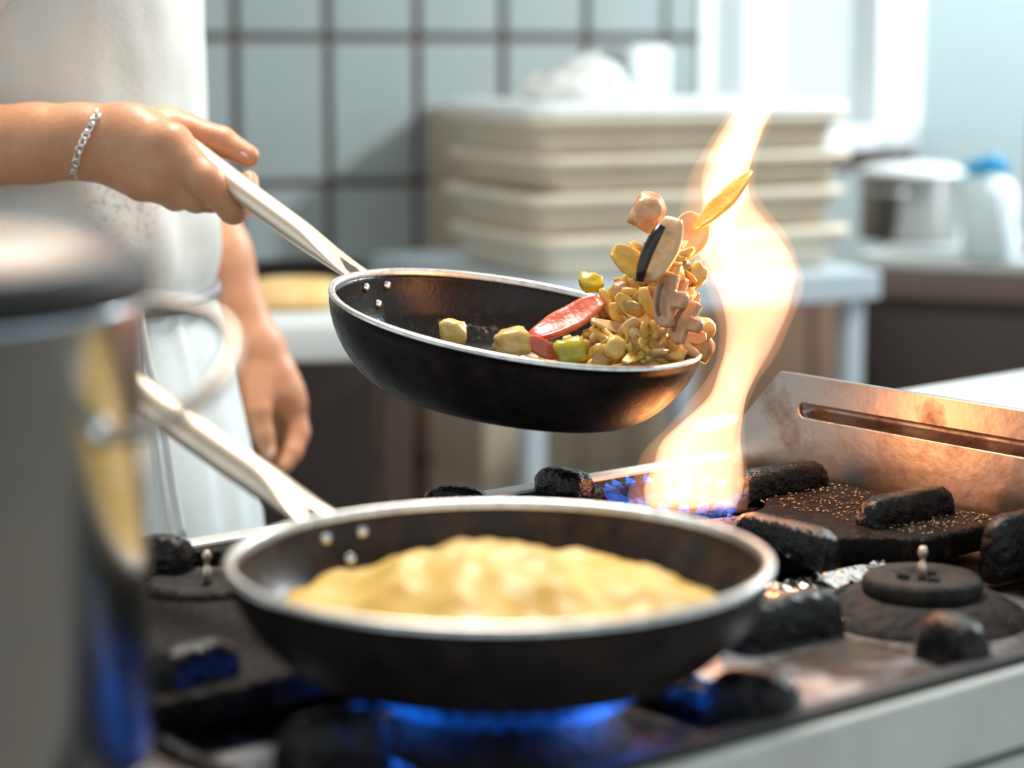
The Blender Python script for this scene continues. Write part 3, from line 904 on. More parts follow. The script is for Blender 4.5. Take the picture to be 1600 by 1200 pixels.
def heap_h(x, y):
    return -0.052 + 0.060 * math.exp(-((x - 0.100) / 0.055) ** 2 - ((y + .01) / 0.07) ** 2) + 0.068 * math.exp(-((x - 0.106) / 0.036) ** 2 - ((y + .01) / 0.045) ** 2)
cnt = 0
while cnt < 290:
    x, y = 0.145 * rg.random() ** .6, rg.uniform(-0.085, 0.075)
    if x * x + y * y > 0.134 ** 2: continue
    h_ = heap_h(x, y)
    if h_ < -0.044: continue
    z = h_ - rg.random() ** 1.5 * 0.020
    z = max(z, -0.046)
    lim = 0.104 if z < -0.03 else 0.120 if z < -0.012 else 0.136
    if x * x + y * y > lim ** 2: continue
    nm, me, m, lab, grp = rg.choices(protos, wts)[0]
    q = Matrix.Rotation(rg.uniform(0, 6.28), 3, 'Z') @ Matrix.Rotation(rg.uniform(-1.2, 1.2), 3, 'X') @ Matrix.Rotation(rg.uniform(-1.2, 1.2), 3, 'Y')
    put(nm, me, m, pan2w(x, y, z), (rot2.to_matrix() @ q).to_quaternion(), lab, grp)
    cnt += 1
# a few loose bits over the right rim
for k, (px, py) in enumerate(((1098, 512), (1088, 430), (1095, 545), (960, 545), (938, 560))):
    nm, me, m, lab, grp = protos[(k * 3) % 8]
    put(nm, me, m, P(px, py, 1.70 if k < 3 else 1.665), rg.choice([orient(img(1, .3, 0), img(0, -1, -.5)), orient(img(.5, -1, .2), img(0, 0, -1))]), lab, grp)
# oil glaze running down the far wall of the pan
V, Fc = [], []
NA, NZ = 46, 12
for i in range(NA + 1):
    for j in range(NZ + 1):
        a_ = math.radians(78 + 42 * i / NA)
        e = (1 - (2 * i / NA - 1) ** 2) * (1 - (2 * j / NZ - 1) ** 2)
        t_ = 0.06 + (0.30 + 0.10 * noise.noise(Vector((i * .3, 0, 5)))) * j / NZ
        r_w = 0.113 + (0.1495 - 0.113) * (1 - (1 - t_) ** 1.75) - 0.0035
        z_w = -0.064 + 0.002 + 0.061 * t_ ** 1.15 + 0.0012
        lift = 0.0002 + 0.0022 * e * (0.5 + noise.noise(Vector((i * .55, j * .8, 1))))
        V.append((math.cos(a_) * (r_w - lift), math.sin(a_) * (r_w - lift), z_w + lift * .6))
for i in range(NA):
    for j in range(NZ): Fc.append((i * (NZ + 1) + j, (i + 1) * (NZ + 1) + j, (i + 1) * (NZ + 1) + j + 1, i * (NZ + 1) + j + 1))
oil = pyd('oil_film', V, Fc, mat('hot_oil', (0.09, 0.065, 0.045), 0.10, 0.0, bump=0.8, bscale=130, coat=1.0))
oil.location = O2
oil.rotation_mode = 'QUATERNION'
oil.rotation_quaternion = rot2
tag(oil, 'glistening oil film on the far wall of the tossed pan', 'oil')
oil['kind'] = 'stuff'

# ------------------------------------------------------------------ flames
def flame_mesh(name, rows, depth_of, thick, n=20, seed=0):
    """rows: (y, x_left, x_right) pixels up the flame, at a distance depth_of(y) with a rounded section"""
    R_ = smoothpath(rows, 5)
    rings = []
    for y, x0, x1 in R_:
        d = depth_of(y)
        c = P((x0 + x1) / 2, y, d)
        hw = max(0.0008, (x1 - x0) / 2 * d / F)
        hd = max(hw * thick, min(0.017, hw * 1.6))
        ring = []
        for k in range(n):
            a = 2 * PI * k / n
            wob = 1 + 0.10 * noise.noise(Vector((math.cos(a) * 1.5 + seed, math.sin(a) * 1.5, y * 0.02)))
            ring.append(c + RT * (math.cos(a) * hw * wob) + HD * (math.sin(a) * hd * wob))
        rings.append(ring)
    return loft_mesh(name, rings)
B1p = Vector((BUR['B1'][0], BUR['B1'][1], 0.905))
dB1 = (B1p - CAM).dot(FW)
fd = lambda y: dB1 + (1.735 - dB1) * max(0, min(1, (790 - y) / 250))
fl_ = empty('flame', B1p, 'tall orange gas flame licking up past the tossed pan', 'flame')
def fpart(name, me, m):
    o = link(name, me, m)
    o.parent = fl_
    o.matrix_parent_inverse = Matrix.Translation(-B1p)
    return o
M_fl_out = volume_mat('flame_glow', (1.0, 0.40, 0.16), 14.0, 9.0, 0.35, 0.65, (1, 1, .45))
M_fl_in = volume_mat('flame_body', (1.0, 0.69, 0.38), 40.0, 14.0, 0.36, 0.62, (1, 1, .35))
M_fl_core = volume_mat('flame_core', (1.0, 0.84, 0.58), 32.0)
outer_rows = [(796, 985, 1168), (770, 978, 1170), (735, 995, 1170), (700, 1008, 1168), (665, 1040, 1168), (630, 1075, 1172), (595, 1100, 1185), (560, 1118, 1210), (520, 1122, 1232), (480, 1112, 1248), (440, 1096, 1253),
              (405, 1080, 1249), (370, 1066, 1234), (335, 1060, 1208), (300, 1068, 1186), (265, 1078, 1184), (230, 1098, 1190), (195, 1122, 1204), (160, 1146, 1210), (132, 1172, 1204), (120, 1186, 1192)]
fpart('flame_sheath', flame_mesh('flame_sheath', outer_rows, fd, 0.6), M_fl_out)
inner_rows = [(792, 1010, 1150), (760, 1004, 1158), (725, 1018, 1160), (690, 1034, 1160), (655, 1072, 1162), (620, 1106, 1168), (585, 1122, 1182), (545, 1134, 1204), (505, 1134, 1224), (465, 1122, 1238), (425, 1106, 1242),
              (390, 1096, 1234), (355, 1092, 1208), (320, 1098, 1180), (285, 1104, 1172), (250, 1114, 1176), (215, 1132, 1188), (180, 1152, 1198), (150, 1168, 1200), (132, 1184, 1192)]
fpart('flame_body', flame_mesh('flame_body', inner_rows, fd, 0.55, seed=4), M_fl_in)
for rows in ([(430, 1140, 1144), (400, 1122, 1156), (360, 1112, 1150), (320, 1108, 1142), (280, 1114, 1142), (240, 1134, 1154), (200, 1158, 1176), (160, 1180, 1186)],
             [(792, 1046, 1050), (775, 1036, 1072), (755, 1044, 1074), (735, 1058, 1064)],
             [(678, 1096, 1100), (670, 1084, 1124), (660, 1090, 1150), (650, 1128, 1156), (646, 1146, 1150)],
             [(410, 1096, 1098), (395, 1090, 1110), (375, 1092, 1114), (355, 1101, 1105)]):
    fpart('flame_tongue', flame_mesh('flame_tongue', rows, fd, 0.5, 14, 2), M_fl_core)
fpart('flame_tip', flame_mesh('flame_tip', [(360, 1126, 1132), (330, 1104, 1160), (290, 1096, 1168), (250, 1104, 1176), (215, 1122, 1190), (180, 1142, 1204), (150, 1160, 1207), (132, 1174, 1202), (122, 1186, 1190)], fd, 0.7, 18, 6), M_fl_in)
for (px, py, e, rad) in ((1090, 720, 0.6, 0.03), (1180, 450, 1.05, 0.035), (1150, 260, 0.35, 0.02)):
    l = bpy.data.lights.new('flame_light', 'POINT')
    l.energy = e
    l.color = (1.0, 0.31, 0.075)
    l.shadow_soft_size = rad
    lo = bpy.data.objects.new('flame_light', l)
    COL.objects.link(lo)
    lo.parent = fl_
    lo.location = P(px, py, fd(py)) - B1p
# blue gas flames at the burners
M_blue_fl = volume_mat('blue_gas', (0.001, 0.075, 0.46), 11.0)
M_blue_hot = volume_mat('blue_gas_pale', (0.02, 0.16, 0.75), 3.5)
def jets(name, c, r0, r1, z0, z1, n, m, label, a_from=0.0, a_to=2 * PI, wid=0.007, spread=1.0):
    t = empty(name, (c[0], c[1], z0), label, 'flame')
    for k in range(n):
        a = a_from + (a_to - a_from) * k / max(1, n - (0 if a_to - a_from > 6.2 else 1))
        jit = 0.75 + 0.5 * abs(noise.noise(Vector((k * 1.7, r0 * 50, 2))))
        dr = Vector((math.cos(a), math.sin(a), 0))
        L = (r1 - r0) * jit
        pts = [dr * r0, dr * (r0 + L * .35) + UPV * (z1 - z0) * .35, dr * (r0 + L * .7) + UPV * (z1 - z0) * .75, dr * (r0 + L) + UPV * (z1 - z0)]
        link('gas_jet', tube_mesh('gas_jet', pts, [wid * .6, wid, wid * .8, wid * .15], 8), m, t)
    return t
jets('gas_flame', BUR['B3'], 0.062, 0.094, 0.895, 0.916, 30, M_blue_fl, 'ring of blue gas jets under the near frying pan', wid=0.0095)
jets('gas_flame', BUR['B1'], 0.040, 0.062, 0.890, 0.910, 20, M_blue_hot, 'pale blue gas jets round the burner under the tall flame', wid=0.005)

# ------------------------------------------------------------------ the cook
def seg_sdf(X, Y, Z, a, b, ra, rb, sq=(1, 1, 1)):
    ab = b - a
    L2 = float(ab @ ab) + 1e-12
    t = np.clip(((X - a[0]) * ab[0] + (Y - a[1]) * ab[1] + (Z - a[2]) * ab[2]) / L2, 0, 1)
    dx, dy, dz = X - (a[0] + ab[0] * t), Y - (a[1] + ab[1] * t), Z - (a[2] + ab[2] * t)
    return np.sqrt((dx / sq[0]) ** 2 + (dy / sq[1]) ** 2 + (dz / sq[2]) ** 2) - (ra + (rb - ra) * t)
def surface_nets(S, xs, ys, zs):
    neg = S < 0
    nx, ny, nz = S.shape
    c = neg[:-1, :-1, :-1].astype(np.int8)
    tot = np.zeros((nx - 1, ny - 1, nz - 1), np.int8)
    for i in (0, 1):
        for j in (0, 1):
            for k in (0, 1):
                tot += neg[i:nx - 1 + i, j:ny - 1 + j, k:nz - 1 + k]
    act = (tot > 0) & (tot < 8)
    I, J, K = np.nonzero(act)
    idx = -np.ones(act.shape, np.int32)
    idx[I, J, K] = np.arange(len(I))
    acc = np.zeros((len(I), 3))
    num = np.zeros(len(I))
    cor = [(a, b, d) for a in (0, 1) for b in (0, 1) for d in (0, 1)]
    A = (xs, ys, zs)
    for ax in range(3):
        for p in (0, 1):
            for q in (0, 1):
                o0 = [0, 0, 0]
                oth = [t for t in range(3) if t != ax]
                o0[oth[0]], o0[oth[1]] = p, q
                o1 = list(o0); o1[ax] = 1
                s0 = S[I + o0[0], J + o0[1], K + o0[2]]
                s1 = S[I + o1[0], J + o1[1], K + o1[2]]
                m_ = (s0 < 0) != (s1 < 0)
                t = np.where(m_, s0 / np.where(m_, s0 - s1, 1), 0)
                pos0 = np.stack([xs[I + o0[0]], ys[J + o0[1]], zs[K + o0[2]]], 1)
                pos1 = np.stack([xs[I + o1[0]], ys[J + o1[1]], zs[K + o1[2]]], 1)
                acc += np.where(m_[:, None], pos0 + (pos1 - pos0) * t[:, None], 0)
                num += m_
    Vt = acc / num[:, None]
    faces = []
    for ax in range(3):
        sl0 = [slice(None)] * 3; sl1 = [slice(None)] * 3
        sl0[ax] = slice(0, -1); sl1[ax] = slice(1, None)
        b, d = [t for t in range(3) if t != ax]
        for t in (b, d):
            sl0[t] = slice(1, -1); sl1[t] = slice(1, -1)
        n0, n1 = neg[tuple(sl0)], neg[tuple(sl1)]
        g = np.array(np.nonzero(n0 != n1)).T
        if not len(g): continue
        sg_ = n0[tuple(g.T)]
        base = g.copy(); base[:, b] += 1; base[:, d] += 1      # grid index of the edge start
        def cell(db, dd):
            q = base.copy(); q[:, b] += db; q[:, d] += dd
            return idx[q[:, 0], q[:, 1], q[:, 2]]
        quad = np.stack([cell(-1, -1), cell(0, -1), cell(0, 0), cell(-1, 0)], 1)
        flip = sg_ if ax != 1 else ~sg_
        quad = np.where(flip[:, None], quad, quad[:, ::-1])
        faces.append(quad)
    return Vt, np.concatenate(faces)

prims = []
def cap_px(a, b, ra, rb, k=0.012, sq=(1, 1, 1)):
    prims.append((np.array(toRD(P(*a))), np.array(toRD(P(*b))), ra, rb, k, sq))
def cap_rd(a, b, ra, rb, k=0.03, sq=(1, 1, 1)): prims.append((np.array(a, float), np.array(b, float), ra, rb, k, sq))
TR, TD = -0.455, 2.17                                         # torso centre, right / distance
# trunk, neck, head, legs (clothed, mostly outside the picture)
cap_rd((TR, TD, 0.98), (TR + .0, TD, 1.32), 0.115, 0.115, 0.05, (1, 1.3, 1))
cap_rd((TR, TD, 0.90), (TR, TD, 1.0), 0.12, 0.118, 0.05, (1, 1.3, 1))
cap_rd((TR - .01, TD - .15, 1.42), (TR - .01, TD + .15, 1.42), 0.062, 0.062, 0.06)
cap_rd((TR + .0, TD, 1.42), (TR + .03, TD, 1.54), 0.058, 0.052, 0.03)
cap_rd((TR + .045, TD, 1.60), (TR + .035, TD, 1.67), 0.078, 0.088, 0.03, (1.08, .88, 1))
cap_rd((TR + .135, TD, 1.605), (TR + .125, TD, 1.63), 0.012, 0.008, 0.012)
for s in (-1, 1):
    cap_rd((TR + .03, TD + s * .083, 1.60), (TR + .025, TD + s * .083, 1.635), 0.012, 0.016, 0.008, (1, .5, 1))
    cap_rd((TR, TD + s * .09, 0.90), (TR + .02, TD + s * .10, 0.48), 0.085, 0.058, 0.04)
    cap_rd((TR + .02, TD + s * .10, 0.48), (TR, TD + s * .105, 0.09), 0.056, 0.038, 0.03)
    cap_rd((TR - .02, TD + s * .105, 0.045), (TR + .15, TD + s * .115, 0.035), 0.038, 0.028, 0.03)
# near (right) arm
sh = np.array([TR - .02, TD - .185, 1.40])
el = np.array(toRD(P(-300, 238, 1.93)))
wr_ = np.array(toRD(P(128, 222, 1.905)))
prims.append((sh, el, 0.052, 0.042, 0.03, (1, 1, 1)))
mid = np.array(toRD(P(-90, 232, 1.915)))
prims.append((el, mid, 0.042, 0.041, 0.02, (1, 1, 1)))
prims.append((mid, np.array(toRD(P(60, 224, 1.91))), 0.041, 0.0325, 0.02, (1, .92, 1)))
prims.append((np.array(toRD(P(60, 224, 1.91))), wr_, 0.0325, 0.0290, 0.015, (1, .85, 1)))
# hand: four metacarpals, fingers closed round the handle, thumb along its top
H = 1.905
cap_px((128, 212, H), (210, 208, H - .006), 0.0265, 0.0235, 0.016, (1, .8, 1))
cap_px((128, 230, H), (215, 258, H - .004), 0.0255, 0.022, 0.016, (1, .8, 1))
cap_px((200, 208, H - .006), (268, 224, H - .024), 0.0225, 0.0170, 0.014)      # index metacarpal
cap_px((200, 228, H - .006), (262, 262, H - .024), 0.0215, 0.0165, 0.014)
cap_px((195, 245, H - .003), (244, 284, H - .016), 0.0200, 0.0160, 0.014)
cap_px((190, 255, H + .002), (222, 284, H - .006), 0.0190, 0.0155, 0.014)
# index
cap_px((268, 224, H - .024), (320, 280, H - .034), 0.0170, 0.0145, 0.008)
cap_px((320, 280, H - .034), (364, 328, H - .018), 0.0145, 0.0126, 0.006)
cap_px((364, 328, H - .018), (390, 312, H + .014), 0.0122, 0.0105, 0.004)
cap_px((390, 312, H + .014), (389, 281, H + .030), 0.0100, 0.0085, 0.003)
# middle
cap_px((262, 262, H - .024), (306, 308, H - .014), 0.0165, 0.0138, 0.006)
cap_px((306, 308, H - .014), (330, 312, H + .014), 0.0135, 0.0118, 0.004)
cap_px((330, 312, H + .014), (346, 286, H + .034), 0.0110, 0.009, 0.003)
# ring
cap_px((244, 284, H - .016), (274, 306, H - .006), 0.0158, 0.0132, 0.006)
cap_px((274, 306, H - .006), (302, 294, H + .022), 0.0128, 0.0110, 0.004)
cap_px((302, 294, H + .022), (312, 262, H + .038), 0.0105, 0.009, 0.003)
# little finger
cap_px((222, 284, H - .006), (244, 292, H + .008), 0.0145, 0.0118, 0.006)
cap_px((244, 292, H + .008), (268, 272, H + .030), 0.0112, 0.0100, 0.004)
cap_px((268, 272, H + .030), (276, 240, H + .040), 0.0095, 0.008, 0.003)
# thumb
cap_px((185, 205, H + .010), (262, 200, H + .018), 0.0200, 0.0175, 0.014)
cap_px((262, 200, H + .018), (292, 206, H + .018), 0.0170, 0.0158, 0.008)
cap_px((292, 206, H + .018), (346, 221, H + .014), 0.0150, 0.0136, 0.004)
cap_px((346, 221, H + .014), (388, 244, H + .010), 0.0130, 0.0100, 0.003)
# far (left) arm hanging relaxed
Q = 2.36
sh2 = np.array([TR - .0, TD + .185, 1.40])
el2 = np.array(toRD(P(268, 262, Q)))
prims.append((sh2, el2, 0.052, 0.043, 0.03, (1, 1, 1)))
cap_px((268, 262, Q), (330, 400, Q), 0.043, 0.041, 0.02)
cap_px((330, 400, Q), (392, 545, Q), 0.041, 0.0315, 0.02)
cap_px((388, 545, Q - .005), (408, 612, Q - .008), 0.0315, 0.026, 0.015)
cap_px((410, 545, Q + .005), (440, 612, Q + .006), 0.0240, 0.024, 0.015)
cap_px((430, 590, Q), (456, 632, Q + .004), 0.0210, 0.0165, 0.012)
cap_px((456, 630, Q + .006), (466, 676, Q + .002), 0.0150, 0.0128, 0.005)          # index
cap_px((466, 676, Q + .002), (458, 706, Q - .010), 0.0124, 0.0110, 0.004)
cap_px((458, 706, Q - .010), (446, 727, Q - .018), 0.0108, 0.0085, 0.003)
cap_px((444, 632, Q + .022), (454, 684, Q + .022), 0.0150, 0.0128, 0.005)          # middle
cap_px((454, 684, Q + .022), (440, 722, Q + .010), 0.0124, 0.0090, 0.003)
cap_px((428, 632, Q + .036), (438, 682, Q + .040), 0.0140, 0.0120, 0.005)          # ring
cap_px((438, 682, Q + .040), (424, 714, Q + .028), 0.0115, 0.0085, 0.003)
cap_px((412, 628, Q + .048), (420, 670, Q + .054), 0.0125, 0.0105, 0.005)          # little
cap_px((420, 670, Q + .054), (410, 696, Q + .044), 0.0100, 0.0080, 0.003)
cap_px((396, 590, Q - .022), (402, 640, Q - .030), 0.0170, 0.0150, 0.010)          # thumb
cap_px((402, 640, Q - .030), (410, 678, Q - .030), 0.0142, 0.0125, 0.004)
cap_px((410, 678, Q - .030), (420, 708, Q - .028), 0.0120, 0.0090, 0.003)

def fine_axis(lo, hi, coarse, zones):
    out = [lo]
    while out[-1] < hi:
        x = out[-1]
        step = coarse
        for a, b, f in zones:
            if a - 1e-9 <= x < b: step = min(step, f)
            elif x < a: step = min(step, max(f, a - x)) if a - x < coarse else step
        out.append(x + step)
    return np.array(out)
pts_ = np.array([p for q in prims for p in (q[0], q[1])])
lo_, hi_ = pts_.min(0) - 0.15, pts_.max(0) + 0.15
hz1 = [np.array(toRD(P(-10, 140, H))), np.array(toRD(P(420, 370, H)))]
hz2 = [np.array(toRD(P(330, 380, Q))), np.array(toRD(P(490, 745, Q)))]
xs = fine_axis(lo_[0], hi_[0], 0.010, [(hz1[0][0], hz1[1][0], 0.0018), (hz2[0][0], hz2[1][0], 0.0022)])
ys = fine_axis(lo_[1], hi_[1], 0.010, [(H - .10, H + .035, 0.0022), (Q - .085, Q + .05, 0.0026)])
zs = fine_axis(lo_[2], hi_[2], 0.010, [(hz1[1][2] - .01, hz1[0][2] + .01, 0.0018), (hz2[1][2], hz2[0][2], 0.0026)])
S = np.full((len(xs), len(ys), len(zs)), 0.06, np.float32)
for a, b, ra, rb, k, sq in prims:
    mg_ = max(ra, rb) * max(sq) + 0.05
    lo3, hi3 = np.minimum(a, b) - mg_, np.maximum(a, b) + mg_
    sl = tuple(slice(max(0, np.searchsorted(ax, l) - 1), np.searchsorted(ax, h) + 1) for ax, l, h in zip((xs, ys, zs), lo3, hi3))
    d = seg_sdf(xs[sl[0]][:, None, None], ys[sl[1]][None, :, None], zs[sl[2]][None, None, :], a, b, ra, rb, sq).astype(np.float32)
    s0 = S[sl]
    hh = np.clip(0.5 + 0.5 * (s0 - d) / k, 0, 1)
    S[sl] = s0 + (d - s0) * hh - k * hh * (1 - hh)
Vb, Fb = surface_nets(S, xs, ys, zs)
del S
cook = empty('person', RD(TR, TD, 0), 'cook in white shirt and apron tossing the raised pan', 'person')
CO = Vector(cook.location)
Mx = Matrix.Identity(3)
bas = np.array([[RT.x, RT.y, 0], [HD.x, HD.y, 0], [0, 0, 1]])
Vw = Vb @ bas + np.array([CAM.x, CAM.y, 0]) - np.array(CO)
me = bpy.data.meshes.new('body')
me.vertices.add(len(Vw))
me.vertices.foreach_set('co', Vw.astype(np.float32).ravel())
me.loops.add(Fb.size)
me.polygons.add(len(Fb))
me.loops.foreach_set('vertex_index', Fb.astype(np.int32).ravel())
me.polygons.foreach_set('loop_start', np.arange(0, Fb.size, 4, dtype=np.int32))
me.update(calc_edges=True)
me.validate()
body = link('body', me, M_skin, cook)
sm_ = body.modifiers.new('smooth', 'SMOOTH'); sm_.factor = 0.5; sm_.iterations = 4
def cpart(name, me, m):
    o = link(name, me, m, cook)
    o.location = -CO
    return o
# nails on the two thumbs
def nail(px, py, d, dirx, diry, s, nrm):
    c = P(px, py, d)
    t = (cxv * dirx - cyv * diry).normalized()
    q = orient(t, nrm)
    bm = bmesh.new()
    bmesh.ops.create_uvsphere(bm, u_segments=16, v_segments=10, radius=1)
    for v in bm.verts: v.co = Vector((v.co.x * s, v.co.y * s * .72, v.co.z * s * .28))
    me = bpy.data.meshes.new('nail'); bm.to_mesh(me); bm.free()
    o = cpart('nail', me, M_nail)
    o.location = c - CO
    o.rotation_mode = 'QUATERNION'; o.rotation_quaternion = q
nail(385, 238, H + .004, .85, .5, 0.0078, cyv * .75 - vr * .65 + cxv * .1)
nail(420, 704, Q - .0355, .3, .95, 0.0070, -vr)
# hair so that the figure is whole above the picture
bm = bmesh.new()
bmesh.ops.create_uvsphere(bm, u_segments=24, v_segments=16, radius=1)
for v in bm.verts:
    c = v.co
    v.co = RD(TR + .028 + c.x * .098 - (0.012 if c.z < 0 else 0), TD + c.y * .088, 1.665 + c.z * (.098 if c.z > 0 else .05 if c.x > 0 else .11))
me = bpy.data.meshes.new('hair'); bm.to_mesh(me); bm.free()
cpart('hair', me, mat('dark_hair', (0.03, 0.02, 0.015), 0.6))

# shirt: lofted from measured outlines, with folds
def ring_cloth(z, front, back, half, cD, fold, seed, n=96, puff=0.0):
    """one horizontal loop: front / back are R extents, half the D half-width"""
    out = []
    cR, rR = (front + back) / 2, (front - back) / 2
    for k in range(n):
        a = 2 * PI * k / n
        ca, sa = math.cos(a), math.sin(a)
        e = 0.85
        dd = noise.noise(Vector((ca * 2.2 + seed, sa * 2.2, z * 6))) * fold * 1.5 + noise.noise(Vector((ca * 6 + seed, sa * 6, z * 14))) * fold * .35
        out.append(RD(cR + math.copysign(abs(ca) ** e, ca) * (rR + dd), cD + math.copysign(abs(sa) ** e, sa) * (half + dd), z))
    return out
def pxR(px, d=2.16): return (px - 800) / F * d
def pxZ(y, d=2.17): return CAM.z + (600 - y) / F * d * CU.z + FW.z * d
rows = [(-420, 225, .155, .01), (-330, 268, .185, .01), (-250, 292, .195, .010), (-150, 308, .195, .010), (-60, 318, .192, .009), (0, 322, .19, .008), (70, 320, .188, .007), (140, 318, .186, .007), (210, 321, .186, .008), (280, 331, .188, .009),
        (340, 341, .190, .010), (385, 341, .190, .011), (420, 334, .186, .010), (448, 324, .178, .008), (470, 322, .174, .006), (500, 322, .172, .004)]
rr_ = smoothpath([(y, px, hw, f) for y, px, hw, f in rows], 5)
rings = [ring_cloth(pxZ(y), pxR(px), pxR(px) - 0.275, hw, TD, f, 3.0) for y, px, hw, f in rr_]
me = loft_mesh('shirt', rings[::-1], False)
shirt = cpart('shirt', me, None)
# grey smudges on the belly are stains in the cloth
ms = M_shirt.copy(); ms.name = 'stained_white_cotton'
nt = ms.node_tree
b = nt.nodes['Principled BSDF']
src = b.inputs['Base Color'].links[0].from_socket
geo = nt.nodes.new('ShaderNodeTexCoord')
sm0 = P(190, 318, 2.0) 
vm = nt.nodes.new('ShaderNodeVectorMath'); vm.operation = 'DISTANCE'
stain_c = P(190, 318, 2.00)
vm.inputs[1].default_value = stain_c
nt.links.new(geo.outputs['Object'], vm.inputs[0])
mr = nt.nodes.new('ShaderNodeMapRange'); mr.inputs['From Min'].default_value = 0.055; mr.inputs['From Max'].default_value = 0.02
nt.links.new(vm.outputs['Value'], mr.inputs['Value'])
nz = nt.nodes.new('ShaderNodeTexNoise'); nz.inputs['Scale'].default_value = 150; nz.inputs['Detail'].default_value = 3
nt.links.new(geo.outputs['Object'], nz.inputs['Vector'])
mr2 = nt.nodes.new('ShaderNodeMapRange'); mr2.inputs['From Min'].default_value = 0.52; mr2.inputs['From Max'].default_value = 0.62
nt.links.new(nz.outputs['Fac'], mr2.inputs['Value'])
mm = nt.nodes.new('ShaderNodeMath'); mm.operation = 'MULTIPLY'
nt.links.new(mr.outputs[0], mm.inputs[0]); nt.links.new(mr2.outputs[0], mm.inputs[1])
mx = nt.nodes.new('ShaderNodeMix'); mx.data_type = 'RGBA'
mx.inputs[7].default_value = (0.50, 0.50, 0.47, 1)
nt.links.new(mm.outputs[0], mx.inputs[0]); nt.links.new(src, mx.inputs[6]); nt.links.new(mx.outputs[2], b.inputs['Base Color'])
shirt.data.materials.clear(); shirt.data.materials.append(ms)
for s_, e_l, nm in ((sh, el, 1), (sh2, el2, -1)):
    a, b = Vector(s_), Vector(s_) + (Vector(e_l) - Vector(s_)) * 0.55
    pts = [RD(*(a + (b - a) * t)) for t in np.linspace(-0.08, 1, 10)]
    me = tube_mesh('sleeve', pts, [0.070, .078, .080, .078, .075, .073, .072, .071, .070, .070], 28, False)
    o = cpart('sleeve', me, M_shirt)
    md = o.modifiers.new('thick', 'SOLIDIFY'); md.thickness = 0.003
# waist apron: gathered under a band, flaring down
rows = [(458, 322, .176), (475, 325, .180), (500, 331, .186), (540, 340, .192), (600, 352, .200), (680, 368, .208), (760, 382, .214), (850, 391, .218), (1000, 398, .222), (1200, 400, .224), (1400, 398, .224)]
rr_ = smoothpath(rows, 6)
rings = []
for y, px, hw in rr_:
    z = pxZ(y)
    fr_, bk = pxR(px), pxR(px) - 0.30
    ring = []
    g_ = min(1, max(0, (y - 455) / 160))
    for k in range(220):
        a = 2 * PI * k / 220
        ca, sa = math.cos(a), math.sin(a)
        pl = 0.0030 * (1 - 0.85 * g_) * math.sin(a * 19 + 7 * noise.noise(Vector((ca * 3, sa * 3, z * 3)))) * (0.4 + abs(noise.noise(Vector((ca * 4, sa * 4, 7)))) * 1.6)
        pl += 0.012 * g_ * noise.noise(Vector((ca * 3.5, sa * 3.5, z * 2.5)))
        rR = (fr_ - bk) / 2
        ring.append(RD((fr_ + bk) / 2 + math.copysign(abs(ca) ** .85, ca) * (rR + pl), TD + math.copysign(abs(sa) ** .85, sa) * (hw + pl), z))
    rings.append(ring)
apron = cpart('apron', loft_mesh('apron', rings[::-1], False), M_apron)
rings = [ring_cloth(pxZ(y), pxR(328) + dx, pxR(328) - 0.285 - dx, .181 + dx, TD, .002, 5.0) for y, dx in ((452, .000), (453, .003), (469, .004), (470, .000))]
band = cpart('waist_band', loft_mesh('waist_band', rings[::-1], False), mat('grey_waist_cloth', (0.30, 0.31, 0.33), 0.9))  # band of even grey cloth
for k, pth in enumerate((((214, 470), (222, 520), (232, 570), (246, 615), (258, 680), (270, 760), (286, 840)), ((208, 470), (213, 540), (222, 620), (240, 700), (250, 780), (262, 850)))):
    pts = [P(px, py, 1.962 - 0.00008 * (py - 470)) for px, py in pth]
    tube('apron_string', [Vector(p) - CO for p in smoothpath([tuple(p) for p in pts], 4)], 0.0042, M_shirt, cook, 8)
for s in (-1, 1):
    pts = [RD(TR + .0, TD + s * .09, 0.86), RD(TR + .02, TD + s * .10, 0.5), RD(TR + .005, TD + s * .105, 0.08)]
    o = cpart('trouser_leg', tube_mesh('trouser_leg', [Vector(p) for p in smoothpath([tuple(p) for p in pts], 6)], [0.10 - 0.003 * i for i in range(13)], 24, False), M_trouser)
    me = loft_mesh('shoe', [[RD(TR - .09 + .30 * t, TD + s * .108 + .012 * t + math.cos(a) * w_, max(0.0, .045 + math.sin(a) * h__ - .02 * t)) for a in np.linspace(0, 2 * PI, 20, endpoint=False)]
                            for t, w_, h__ in ((0, .025, .04), (.08, .042, .055), (.35, .046, .06), (.65, .050, .05), (.9, .042, .042), (1, .02, .03))])
    cpart('shoe', me, M_shoe)

# bracelet: curb chain links round the near wrist
br_a, br_b = P(163, 176, 1.905), P(121, 269, 1.905)
bc = (br_a + br_b) / 2
bu = (br_a - br_b).normalized()
bl = (br_a - br_b).length / 2 + 0.0040
bw = vr.copy()
bw = (bw - bu * bw.dot(bu)).normalized()
br = empty('bracelet', bc, 'silver flat link chain bracelet round the cook\'s wrist', 'bracelet')
lk = bpy.data.meshes.new('chain_link')
bm = bmesh.new()
nu, nv = 16, 8
vv = [[bm.verts.new(((0.0042 + 0.0011 * math.cos(b)) * math.cos(a), (0.0030 + 0.0011 * math.cos(b)) * math.sin(a), 0.0011 * math.sin(b))) for b in np.linspace(0, 2 * PI, nv, endpoint=False)] for a in np.linspace(0, 2 * PI, nu, endpoint=False)]
for i in range(nu):
    for j in range(nv): bm.faces.new((vv[i][j], vv[(i + 1) % nu][j], vv[(i + 1) % nu][(j + 1) % nv], vv[i][(j + 1) % nv]))
bm.to_mesh(lk); bm.free()
NL = 30
